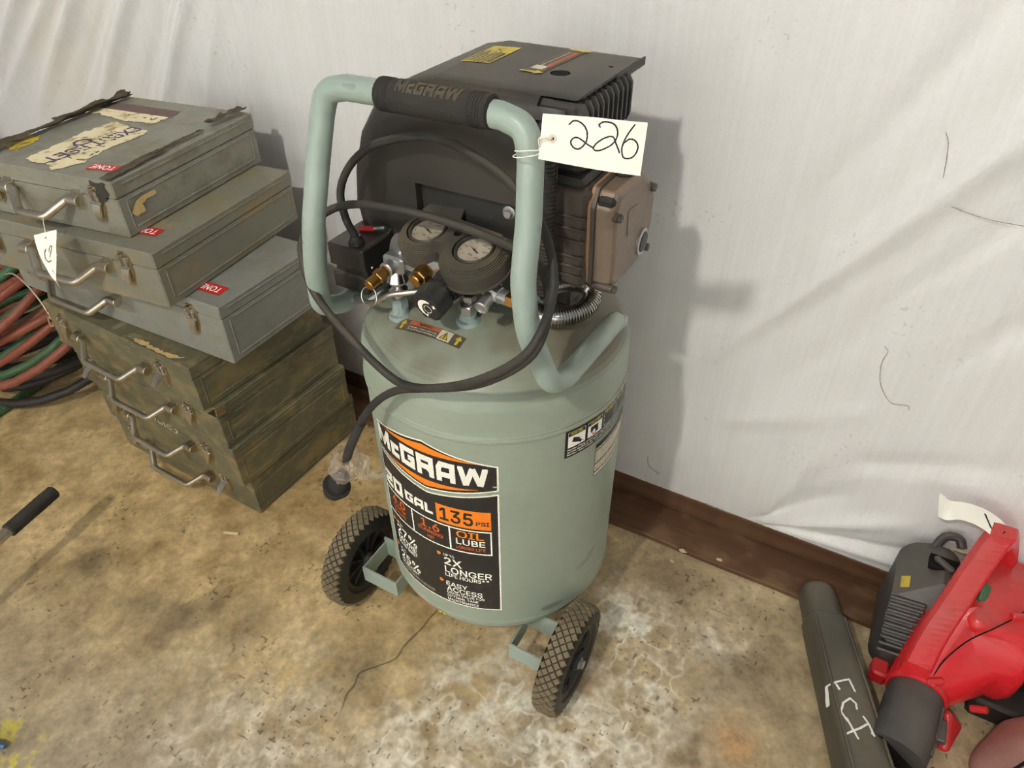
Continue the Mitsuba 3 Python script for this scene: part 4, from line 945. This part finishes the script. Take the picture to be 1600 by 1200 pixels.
def tone(cs, cx, cy, ang, wd=.056, ht=.025):
    g = affinity.translate(affinity.rotate(sbox(-wd / 2, -ht / 2, wd / 2, ht / 2), ang, origin=(0, 0)), cx, cy)
    S = obj('brand_sticker', warp(flat(g), on_case(cs, 'top', .0009), .02), 'm_red', cs[0], smooth=False, label='small red sticker with white letters')
    q = place2(inter('TONE', .0150), -.024, -.0072, .048)
    q.apply_transform(trimesh.transformations.rotation_matrix(math.radians(180 + ang), [0, 0, 1])); q.apply_translation([cx, cy, 0])
    obj('white_lettering', warp(q, on_case(cs, 'top', .0013), .02), 'm_white', S, smooth=False)
tone(c1, -.0590, .0455, 6); tone(c2, -.0700, .0630, 3, .060, .026); tone(c3, -.0600, .0440, 2, .062, .029)
def jag(poly, amp, seed):
    p = Polygon(poly).segmentize(.006); c = A(p.exterior.coords)[:-1]
    n = meshkit.noise(np.c_[c * 170, np.full(len(c), seed)], seed) - .5; n2 = meshkit.noise(np.c_[c * 150 + 40, np.full(len(c), seed)], seed + 1) - .5
    return Polygon(c + amp * np.c_[n, n2] * 2).buffer(0)
def specks(g, n, seed, r0=.002, r1=.006):
    rng = np.random.default_rng(seed); x0, y0, x1, y1 = g.bounds; out = []
    for _ in range(n):
        x, y, r = rng.uniform(x0, x1), rng.uniform(y0, y1), rng.uniform(r0, r1)
        out.append(affinity.rotate(affinity.scale(Point(x, y).buffer(r, quad_segs=2), rng.uniform(.8, 2.2), .5), rng.uniform(0, 180)))
    return g.difference(unary_union(out))
g1 = specks(jag([(-.222, .026), (-.231, .166), (-.223, .238), (-.185, .226), (-.157, .223), (-.117, .219), (-.114, .183), (-.121, .111), (-.111, .051), (-.133, .004), (-.159, .024)], .004, 3), 46, 5)
SG = obj('torn_sticker', warp(flat(g1), on_case(c1, 'top', .0008), .02), 'm_sticker', c1[0], smooth=False, label='torn cream paper sticker')
fr_l = []
for tx, yy in (('EXPERT', .0), ('OSEL', .0)): pass
q = place2(inter('EXRUT', .030), -.098, -.030, .100); q2 = place2(inter('ESET', .030), .012, -.031, .080)
for qq in (q, q2):
    qq.apply_transform(trimesh.transformations.rotation_matrix(math.radians(262), [0, 0, 1])); qq.apply_translation([-.148, .122, 0])
fk = [affinity.translate(affinity.rotate(affinity.scale(Point(0, 0).buffer(rng_.uniform(.002, .0055), quad_segs=2), rng_.uniform(.5, 2), .6), rng_.uniform(0, 180)), rng_.uniform(-.215, -.125), rng_.uniform(.03, .21)) for rng_ in [np.random.default_rng(31)] for _ in range(46)]
obj('paper_flake', warp(flat(unary_union(fk)), on_case(c1, 'top', .0016), .02), 'm_sticker', SG, smooth=False)
fr_l = [q, q2, flat(affinity.translate(affinity.scale(Point(0, 0).buffer(.016).difference(Point(0, 0).buffer(.010)), 1, 1.2), -.190, .125))]
lm_ = cat(*fr_l); 
obj('faded_lettering', warp(lm_, on_case(c1, 'top', .0012), .02), 'm_purple', SG, smooth=False)
g2 = specks(jag([(-.321, .264), (-.340, .322), (-.315, .332), (-.147, .323), (-.138, .289), (-.143, .2475), (-.216, .2485)], .005, 8), 20, 9)
S2 = obj('torn_sticker', warp(flat(g2.intersection(sbox(-.4, .2, 0, .292))), on_case(c1, 'top', .0008), .02), 'm_sticker', c1[0], smooth=False)
obj('dark_sticker', warp(flat(jag([(-.320, .283), (-.335, .330), (-.140, .330), (-.132, .290)], .003, 4)), on_case(c1, 'top', .0006), .02), 'm_stickerdark', c1[0], smooth=False)
obj('sticker_scrap', warp(flat(specks(jag([(-.318, .060), (-.330, .118), (-.285, .120), (-.270, .055)], .009, 12), 22, 2)), on_case(c1, 'top', .0008), .02), 'm_yellow', c1[0], smooth=False)
obj('kraft_scrap', warp(flat(jag([(.018, .038), (.035, .054), (.057, .059), (.080, .057), (.081, .049), (.058, .050), (.047, .045), (.046, .031), (.029, .030)], .002, 6)), on_case(c1, 'right', .0022), .02), 'm_kraft', c1[0], smooth=False)
def tape(path, wd, lift, seed, over=None):
    """A torn strip lying along the edge of the top case, its rim curling up."""
    p = cr([(a, b, 0) for a, b in path], 10)[:, :2]; t = np.gradient(p, axis=0); t /= np.linalg.norm(t, axis=1, keepdims=True); nrm = np.c_[-t[:, 1], t[:, 0]]
    V, k = [], 7
    for i in range(len(p)):
        for j in range(k):
            s = j / (k - 1) - .5
            e = wd * (1 + .5 * (meshkit.noise(A([i * .6, s, seed]), seed) - .5))
            z = .0012 + lift * (meshkit.fbm(A([i * .33, s * 4, seed * 1.7]), 3, seed)) + lift * 1.1 * abs(s) ** 2 * (meshkit.noise(A([i * .4, 7.0, seed])))
            V.append((*(p[i] + nrm[i] * s * e), z))
    V = A(V); f = [(i * k + j, i * k + j + 1, (i + 1) * k + j + 1, (i + 1) * k + j) for i in range(len(p) - 1) for j in range(k - 1)]
    m = TM(V, np.vstack([A(f)[:, [0, 1, 2]], A(f)[:, [0, 2, 3]]]))
    m.vertices = on_case(c1, 'top', 0)(np.asarray(m.vertices))
    obj('torn_tape', m, 'm_tape', c1[0], smooth=True)
tape([(-.300, .010), (-.308, .10), (-.311, .22), (-.312, .30), (-.311, .372)], .024, .010, 3); tape([(-.309, .18), (-.310, .28), (-.309, .368)], .020, .016, 7)
tape([(-.012, -.0), (-.014, .06), (-.016, .14)], .020, .006, 5); tape([(-.016, .12), (-.017, .2), (-.018, .25)], .010, .006, 9); tape([(-.022, .27), (-.020, .32), (-.014, .372)], .020, .014, 11)
obj('black_tape', warp(flat(jag([(-.045, .099), (-.014, .100), (-.012, .080), (-.034, .056), (-.052, .058), (-.047, .075)], .004, 2)), on_case(c1, 'front', .0026), .02), 'm_cord', c1[0], smooth=False)
ch = place2(inter('SSYUIC 2', .013, False), -.300, .0735, .118); ch.apply_transform(trimesh.transformations.rotation_matrix(-.04, [0, 0, 1], [-.24, .07, 0]))
obj('chalk_writing', warp(ch, on_case(c6, 'front', .0012), .02), 'm_wlabel', c6[0], smooth=False)
obj('bent_flap', put(cat(cbox(-.004, .020, -.016, .012, -.0012, .0006, .0004), cbox(.016, .0195, -.012, .010, -.004, .014, .0005)), c5[1] @ frame((0, .0, .1080), (0, .1, 1))), 'm_latch', c5[0])
obj('rust_patch', warp(flat(jag([(-.19, .008), (-.12, .003), (-.05, .004), (-.03, .02), (-.08, .012), (-.15, .016)], .004, 5)), on_case(c4, 'top', .0012), .02), 'm_kraft', c4[0], smooth=False)
# its paper tag
def curl_tag(name, label, pts, wdir, half, stroke, sw, string, twist=0.0):
    K = thing(name, label, 'tag')
    p = cr(pts, 8); n = len(p); s = np.r_[0, np.cumsum(np.linalg.norm(np.diff(p, axis=0), axis=1))]; L = s[-1]
    wdir = A(wdir) / np.linalg.norm(wdir)
    t = np.gradient(p, axis=0); t /= np.linalg.norm(t, axis=1, keepdims=True); nn = np.cross(t, wdir); nn /= np.linalg.norm(nn, axis=1, keepdims=True)
    ws = np.cross(nn, t); an = twist * (s / L) ** 1.3; ws, nn = ws * np.cos(an)[:, None] + nn * np.sin(an)[:, None], nn * np.cos(an)[:, None] - ws * np.sin(an)[:, None]
    def f(off):
        def g(v):
            u = np.clip(v[:, 0], 0, L); c = A([np.interp(u, s, p[:, k]) for k in range(3)]).T; m = A([np.interp(u, s, nn[:, k]) for k in range(3)]).T; wv_ = A([np.interp(u, s, ws[:, k]) for k in range(3)]).T
            return c + v[:, 1:2] * wv_ + (v[:, 2] + off)[:, None] * m
        return g
    card = sbox(0, -half, L, half).difference(Point(.009, 0).buffer(.002))
    obj('card', warp(prism(card, .0005), f(0), .006), 'm_card', K, smooth=False)
    obj('numeral', warp(flat(strokes([cr(np.c_[A(q), np.zeros(len(q))], 5)[:, :2] for q in stroke], sw)), f(.0010), .004), 'm_marker', K, smooth=False)
    obj('string', tube(cr(string, 6), .0007, 6), 'm_white', K)
    return K, f
curl_tag('paper_tag', 'white paper tag hanging from the handle of the topmost grey case', [(-.7604, -.2030, .7080), (-.7500, -.2150, .6880), (-.7346, -.2260, .6690), (-.7220, -.2350, .6540), (-.7121, -.2420, .6390)], (.97, .16, .10), .0270,
         [[(.034, .003), (.027, .010), (.028, .014), (.033, .013), (.040, .006), (.043, .001)], [(.028, -.004), (.031, -.010), (.040, -.014), (.048, -.008), (.050, .003)], [(.064, -.005), (.071, .000), (.079, .007)]], .0017,
         [(-.7590, -.2050, .7030), (-.7650, -.1985, .7150), (-.7720, -.1930, .7210), (-.7790, -.1870, .7240)], 0.75)

# ------------------------------------------------------------------ hoses at the left
def coil(cx, cy, cz, rad, turns, seed, tilt, rise, n=22):
    rng = np.random.default_rng(seed); P = []
    ph = rng.uniform(0, 6.28); jr = rng.uniform(-.03, .03, turns + 1); jx = rng.uniform(-.03, .03, (turns + 1, 2))
    for i in range(turns * n + 1):
        k, u = divmod(i, n); t = i / n; a = ph + t * 2 * math.pi
        w = u / n; kk = min(k, turns - 1)
        r = rad + (1 - w) * jr[kk] + w * jr[kk + 1]; o = (1 - w) * jx[kk] + w * jx[kk + 1]
        x, y, z = r * math.cos(a) + o[0], .78 * r * math.sin(a) + o[1], rise * t + .016 * math.sin(2 * a + k * 1.7)
        P.append((x, y, z))
    P = A(P); ct, st = math.cos(tilt[0]), math.sin(tilt[0]); cy_, sy_ = math.cos(tilt[1]), math.sin(tilt[1])
    x, y, z = P.T; y, z = ct * y - st * z, st * y + ct * z; x, z = cy_ * x + sy_ * z, -sy_ * x + cy_ * z
    return A([x + cx, y + cy, z + cz]).T
single('welding_hose', tube(coil(-1.50, .02, .150, .27, 8, 5, (.25, -.32), .030), .0115, 12), 'm_hosered', 'brick red rubber hose coiled in a heap left of the case stack', 'hose', smooth=60)
single('welding_hose', tube(coil(-1.51, .03, .130, .265, 8, 12, (.22, -.30), .031), .0115, 12), 'm_hosegreen', 'green rubber hose coiled together with the red one left of the case stack', 'hose', smooth=60)
single('dark_backing_hose', tube(coil(-1.55, .05, .040, .27, 7, 21, (.10, -.14), .022), .0120, 12), 'm_hosedark', 'dark hose coiled under the red and green hoses, also standing for the shade there', 'hose', smooth=60)  # this coil also backs the gaps, standing for shade under the other hoses
single('welding_hose', tube(cr([(-1.75, .25, .03), (-1.62, .19, .02), (-1.545, .096, .013), (-1.494, .044, .013), (-1.468, -.019, .013), (-1.455, -.095, .013), (-1.440, -.189, .013), (-1.43, -.35, .013), (-1.45, -.6, .013)], 8), .0115, 12), 'm_hosegreen', 'single green hose running along the floor below the coils', 'hose', smooth=60)
single('tie_wire', tube(cr([(-1.325, -.07, .402), (-1.262, -.075, .424), (-1.212, -.08, .412), (-1.175, -.085, .385), (-1.150, -.09, .352), (-1.148, -.09, .330), (-1.170, -.09, .318), (-1.160, -.09, .345), (-1.135, -.09, .330), (-1.140, -.09, .300), (-1.148, -.092, .285)], 6), .0020, 8), 'm_wire', 'pale wire tie twisted around the coiled hoses', 'wire', smooth=60)
single('rubber_hose', tube(cr([(-2.05, .30, .02), (-1.99, .32, .30), (-1.97, .32, .52), (-2.06, .32, .68), (-2.2, .32, .70)], 8), .022, 14), 'm_hosedark', 'thick dark hose leaning at the left end of the plastic sheet', 'hose', smooth=60)

# ------------------------------------------------------------------ bar with a rubber grip at the left edge
BR_ = thing('steel_bar', 'bright steel bar with black rubber grip at left edge', 'bar')
bp = fillet([(-.8545, -.3640, .1700), (-.832, -.500, .1700), (-.800, -.74, .170), (-.79, -.80, .012), (-.79, -.95, .012)], [.4, .05, .05], 7)
obj('bar', tube(bp, .0105, 16), 'm_nickel', BR_, smooth=50)
b0, b1 = A([-.8550, -.3605, .1700]), A([-.8370, -.4700, .1700]); bL = np.linalg.norm(b1 - b0)
obj('grip', turned([(0, 0), (.0125, 0), (.0145, .0025), (.0150, .03), (.0145, .07), (.0148, bL - .002), (.0135, bL), (0, bL)], b0, b1 - b0, 28), 'm_rubber', BR_, label='black rubber grip')

# ------------------------------------------------------------------ leaf blower
LB = thing('leaf_blower', 'red leaf blower with dark engine cover leaning by the wall', 'leaf blower')
def disc(cx, cy, cz, r, x0, x1, e=.018, n=40):
    P = []
    for x, q in ((x0, e), (x0 + .3 * e, .4 * e), (x0 + e, 0), (x1 - e, 0), (x1 - .3 * e, .4 * e), (x1, e)):
        a = np.linspace(0, 2 * math.pi, n)[:-1]; P.append(np.c_[np.full(n - 1, x), cy + (r - q) * np.cos(a), cz + (r - q) * np.sin(a)])
    return np.vstack(P)
nd_ = A([-.11, -.985, -.06]); nd_ = nd_ / np.linalg.norm(nd_); nc = A([.7640, .1020, .0760])
def circ(c, d, r, n=36):
    F = frame(c, d); a = np.linspace(0, 2 * math.pi, n)[:-1]
    return (np.c_[r * np.cos(a), r * np.sin(a), 0 * a, 0 * a + 1] @ F.T)[:, :3]
vol = disc(.85, .262, .118, .116, .792, .905)
b1_ = hull(vol)
b2_ = hull(np.vstack([circ(nc, nd_, .0455), circ(nc - nd_ * .012, nd_, .0465), A([(.735, .205, .045), (.735, .205, .165), (.850, .235, .020), (.850, .215, .215), (.905, .20, .05), (.90, .18, .16), (.76, .18, .20), (.80, .20, .222)])]))
b3_ = hull(np.vstack([trimesh.creation.icosphere(2, .02).vertices + A(p) for p in ((.81, .19, .20), (.885, .20, .190), (.82, .33, .205), (.885, .34, .19), (.895, .20, .10), (.90, .34, .1))]))
body = from_m(to_m(b1_) + to_m(b2_) + to_m(b3_))
body = trimesh.Trimesh(body.vertices, body.faces); 
obj('housing', body, 'm_blow', LB, smooth=32)
obj('outlet_ring', put(lathe([(.0435, -.004), (.0475, -.004), (.0490, -.001), (.0490, .005), (.0475, .008), (.0435, .008), (.0435, -.004)], 48), frame(nc, nd_)), 'm_blow', LB)
hd = [(.744, .105, .135), (.752, .145, .172), (.767, .192, .210), (.782, .240, .262), (.797, .280, .300), (.808, .300, .302), (.822, .322, .270), (.838, .335, .225)]
hq = cr(hd, 6); hs = []
for i in range(len(hq) - 1):
    P = []
    for q in (hq[i], hq[i + 1]):
        wd = .021 - .004 * (i / len(hq))
        P += [q + A([sx * wd, sy * .010, sz]) for sx in (-1, -.8, .8, 1) for sy in (-1, 1) for sz in ((-.013, .010) if abs(sx) == 1 else (-.017, .016))]
    hs.append(to_m(hull(P)))
hm_ = from_m(m3.Manifold.batch_boolean(hs, m3.OpType.Add))
HB = obj('handle', hm_, 'm_blow', LB, smooth=40)
obj('handle_seam', tube(cr([q + A([0, -.003, .0175]) for q in hd[1:6]], 6), .0012, 6), 'm_dark', HB)
obj('switch', put(cbox(-.011, .011, -.010, .010, -.002, .006, .001), frame((.7835, .243, .281), (-.05, -.66, .75))), 'm_dlabel', HB)
obj('trigger', put(cbox(-.008, .008, -.016, .016, -.010, .010, .003), frame((.806, .232, .225), (.4, -.5, .7))), 'm_hosegreen', HB)
obj('housing_seam', tube(cr([(.772, .101, .121), (.780, .125, .150), (.800, .150, .190), (.830, .175, .217), (.860, .210, .228), (.885, .26, .215), (.905, .32, .19)], 8), .0011, 6), 'm_dark', LB)
for p, d in (((.776, .098, .124), (.85, .45, .1)), ((.858, .205, .230), (.85, .45, -.1)), ((.885, .318, .226), (.9, .3, -.1)), ((.862, .125, .066), (.7, -.1, .6))):
    p, d = A(p), A(d) / np.linalg.norm(d)
    obj('screw_boss', rod(p - d * .012, p + d * .014, .0062, 18), 'm_blow', LB)
obj('clamp_tab', cat(cbox(.772, .779, .088, .112, .118, .126, .001)), 'm_blow', LB)
obj('foot', (hull(np.vstack([trimesh.creation.icosphere(1, .010).vertices + A(p) for p in ((.820, .095, .055), (.828, .060, .022), (.84, .10, .03))]))), 'm_blow', LB)
obj('foot', cbox(.695, .722, .115, .150, .030, .062, .004), 'm_blow', LB)
EN = rbox(.684, .782, .150, .335, .02, .215, .030)
VF = frame((.728, .176, .150), (-.12, -.74, .66), (1, .1, 0))
EN = cut(EN, put(cbox(-.15, .15, -.15, .15, 0, .2, .0005), VF), put(cbox(-.043, .014, -.066, .040, -.008, .1, .0005), VF), put(cbox(-.15, .15, -.12, .12, 0, .2, .0005), frame((.690, .27, .175), (-.55, 0, .83))))
EC = obj('engine_cover', EN, 'm_blowdark', LB, smooth=30, label='dark grey engine cover with vents')
for i in range(9):
    v_ = -.061 + .0118 * i
    obj('vent_slat', put(hull(np.vstack([trimesh.creation.icosphere(1, .0034).vertices + A(p) for p in ((-.041, v_, -.001), (.010, v_ + .002, -.001), (-.041, v_, -.008), (.010, v_ + .002, -.008))])), VF), 'm_blowdark', EC)
obj('recess_shade', cat(cbox(.726, .774, .262, .292, .205, .2165, .001)), 'm_dark', EC)  # near-black slab stands for the shade of a recess
obj('choke_lever', hull(np.vstack([trimesh.creation.icosphere(1, .007).vertices + A(p) for p in ((.738, .280, .217), (.760, .266, .216))])), 'm_blowdark', EC)
obj('yellow_sticker', put(cbox(-.0075, .0075, -.0135, .0135, 0, .0008, .0002), frame((.7005, .235, .1815), (-.55, 0, .83), (0, 1, 0)) @ trimesh.transformations.rotation_matrix(math.pi / 2, [0, 0, 1])), 'm_yellow', EC)
obj('cord_hook', cat(tube(cr([(.735, .325, .20), (.745, .338, .222), (.765, .340, .226), (.775, .330, .215)], 5), .008, 10)), 'm_blowdark', LB)
obj('spark_lead', tube(cr([(.762, .318, .218), (.778, .300, .238), (.785, .305, .262), (.790, .312, .285)], 5), .0035, 8), 'm_wire', LB)
obj('rear_guard', cat(turned([(0, 0), (.085, 0), (.095, .004), (.095, .045), (.085, .05), (0, .05)], (.903, .285, .105), (1, 0, 0), 36), cbox(.86, .945, .155, .23, .0, .05, .006)), 'm_hosedark', LB)
for i in range(6): obj('guard_rib', cbox(.93, .958, .20 + .028 * i, .208 + .028 * i, .05, .19, .002), 'm_hosedark', LB)
tb = [(nc - nd_ * .012), nc + nd_ * .03, nc + nd_ * .07, nc + nd_ * .122 + A([-.004, 0, -.006])]
NZ = obj('nozzle', tube(cr(tb, 8), np.r_[np.full(9, .0432), np.full(8, .0440), np.full(8, .0465)][:25], 36), 'm_blowdark', LB, smooth=40, label='dusty dark nozzle tube')
obj('mouth_shade', put(lathe([(0, 0), (.0395, 0), (.0395, .0008), (0, .0008)], 36), frame(tb[-1] + nd_ * .0004, nd_)), 'm_dark', NZ)  # dark disc paints the shade of a hollow end on the closed tube
obj('nozzle_ridge', tube(A([nc + nd_ * .02 + A([.040, 0, .012]), nc + nd_ * .112 + A([.040, 0, .012])]), .005, 8), 'm_blowdark', NZ)
obj('clip', put(cbox(-.006, .006, -.02, .02, -.004, .012, .002), frame(nc + nd_ * .055 + A([.045, 0, .0]), (1, 0, .2), (0, 0, 1))), 'm_blowdark', NZ)
curl_tag('paper_tag', 'white paper tag lying on the handle end of the red blower', [(.8160, .2880, .3050), (.790, .296, .3185), (.765, .302, .3240), (.740, .304, .3225), (.718, .300, .3190), (.700, .292, .330)], (-.25, -.96, -.11), .021,
         [[(.052, -.010), (.044, .000), (.036, .008)], [(.036, .008), (.028, .009), (.022, .003), (.026, -.006), (.035, -.005)]], .0028,
         [(.812, .288, .306), (.819, .284, .298), (.821, .288, .286), (.815, .298, .276)])
# ------------------------------------------------------------------ loose blower tube with chalk letters
BT = thing('blower_tube', 'black plastic blower tube with white handwritten letters on the floor', 'tube')
q0, q1 = A([.5745, .262, .040]), A([.7400, -.135, .047]); bd = (q1 - q0) / np.linalg.norm(q1 - q0); LT = np.linalg.norm(q1 - q0)
BF = np.eye(4); bx_ = np.cross(bd, [0, 0, 1]); bx_ /= np.linalg.norm(bx_); BF[:3, 0], BF[:3, 1], BF[:3, 2], BF[:3, 3] = bx_, np.cross(bd, bx_), bd, q0
def bsec(r, flatn):
    a = np.linspace(0, 2 * math.pi, 49)[:-1]; c, s = np.cos(a), np.sin(a); e = 2 / flatn
    return np.c_[r * np.sign(c) * np.abs(c) ** e, r * np.sign(s) * np.abs(s) ** e]
secs = [(0.0, .0235, 2.2), (.003, .0290, 2.2), (.010, .0325, 2.2), (.022, .0345, 2.2), (.072, .0365, 2.2), (.080, .0380, 2.6), (.090, .0392, 3.2), (.24, .0415, 3.2), (LT, .0445, 3.2)]
V, F_ = [], []
for u, r, nn_ in secs: V += [(x, y, u) for x, y in bsec(r, nn_)]
for i in range(len(secs) - 1):
    for j in range(48):
        a, b = i * 48 + j, i * 48 + (j + 1) % 48; F_ += [(a, b, b + 48), (a, b + 48, a + 48)]
V += [(0, 0, 0), (0, 0, LT)]
for j in range(48): F_ += [(len(V) - 2, (j + 1) % 48, j), (len(V) - 1, (len(secs) - 1) * 48 + j, (len(secs) - 1) * 48 + (j + 1) % 48)]
obj('shell', put(TM(V, F_), BF), 'm_tubeblack', BT, smooth=40)
for sx in (-1, 1):
    obj('edge_ridge', put(tube(A([(sx * .0265, -.0355, .088), (sx * .0295, -.0385, .24), (sx * .031, -.0415, LT)]), .0030, 8), BF), 'm_tubeblack', BT)
obj('end_step', put(tube(cr([(x, y, .082) for x, y in bsec(.0385, 2.5)], 2, closed=True), .0016, 6, closed=True), BF), 'm_tubeblack', BT)
ECT = [[(.6374, .0073), (.6281, .0373), (.6582, .0614), (.6704, .0431)], [(.6408, .0426), (.6466, .0357)], [(.6777, .0118), (.6749, .0215), (.665, .0259), (.6564, .013), (.6557, -.0036), (.6676, -.016)], [(.6657, -.0123), (.6871, -.0396)], [(.6709, -.0373), (.6864, -.0211), (.6982, -.0053)], [(.6894, .0029), (.6982, -.0053), (.7094, -.0222), (.7053, -.0199)]]
def on_tube(v):
    q = (np.c_[v[:, 0], v[:, 1], np.full(len(v), .083)] - q0)
    lx, lz = q @ bx_, q @ bd
    r = np.interp(lz, [s[0] for s in secs], [s[1] for s in secs]); ny = (1 - np.clip(np.abs(lx) / r, 0, .98) ** 3.2) ** (1 / 3.2) * r
    return (np.c_[lx, -ny - .0009, lz, np.ones(len(v))] @ BF.T)[:, :3]
for s in ECT: obj('chalk_stroke', warp(flat(strokes([s], .0034)), on_tube, .004), 'm_chalk', BT, smooth=True)

# ------------------------------------------------------------------ casing in the right corner and small litter
MC = thing('machine_casing', 'dusty faded pinkish red rounded casing in the bottom right corner', 'casing')
obj('shell', hull(np.vstack([trimesh.creation.icosphere(2, .045).vertices * A([1, 1, 1]) + A(p) for p in ((.905, .040, .046), (.935, .10, .050), (1.05, .19, .05), (1.05, -.05, .05), (.935, .05, .105), (1.04, .14, .12))])), 'm_pink', MC, smooth=60)
obj('seam', tube(cr([(.880, -.01, .105), (.915, .03, .140), (.945, .08, .150), (1.0, .13, .160)], 6), .0022, 8), 'm_dark', MC)
obj('strap', hull(np.vstack([trimesh.creation.icosphere(1, .008).vertices + A(p) for p in ((.845, -.005, .010), (.905, .005, .012), (.86, -.05, .01), (.93, -.04, .012))])), 'm_chip', MC)
for i in range(3): obj('strap_rib', tube(A([(.850 + .012 * i, -.003, .0185), (.868 + .012 * i, -.048, .0185)]), .0022, 8), 'm_chip', MC)
obj('strap_end', cbox(.815, .848, -.03, .02, .004, .014, .003), 'm_cord', MC)
single('paper_stub', rod((-.606, -.1915, .0046), (-.575, -.1785, .0046), .0040, 14), 'm_chip', 'short cream coloured stub lying on the floor before the case stack', 'stub', smooth=40)
single('tool_tip', hull(np.vstack([circ((-.5860, -.7160, .011), (1, .2, 0), .008), circ((-.66, -.745, .011), (1, .2, 0), .011), circ((-.575, -.712, .011), (1, .2, 0), .004)])), 'm_blue', 'blue rounded tool tip poking in at the left bottom edge', 'tool', smooth=40)
rng = np.random.default_rng(4)
for p, s, lab in (((.310, .242, .0185), .007, 'white paper chip on the brown board nearest the tank'), ((.297, .217, .004), .005, 'tiny pale chip on the concrete beside the board'), ((.447, .128, .003), .006, 'orange-brown chip on the concrete left of the black tube'), ((.385, .262, .014), .006, 'pale splinter on the edge of the brown board')):
    v = trimesh.creation.icosphere(1, 1.0); v.vertices *= A([s, s * .5, s * .35]) * (1 + .5 * rng.uniform(-1, 1, (len(v.vertices), 1)))
    v.apply_translation(p); single('debris_chip', v, 'm_chip', lab, 'chip', smooth=False)
for P, lab in (([(.535, .3535, .567), (.543, .3525, .559), (.540, .352, .538), (.546, .352, .506), (.559, .353, .480), (.578, .353, .462), (.602, .353, .466), (.606, .353, .458)], 'long curled dead strand hanging on the plastic sheet'),
               ([(.507, .348, .917), (.516, .348, .899), (.531, .349, .827), (.542, .349, .820), (.594, .350, .810), (.641, .349, .810)], 'thin dry strand high on the plastic sheet at right'),
               ([(.174, .3525, .144), (.180, .3525, .115), (.206, .3525, .103)], 'short dark twig low on the sheet beside the tank'),
               ([(.321, .3500, .066), (.347, .3500, .065), (.382, .3500, .067)], 'thin twig lying along the top of the brown board')):
    single('dry_strand', tube(cr(P, 5), .0005, 6), 'm_twig', lab, 'strand', smooth=60)
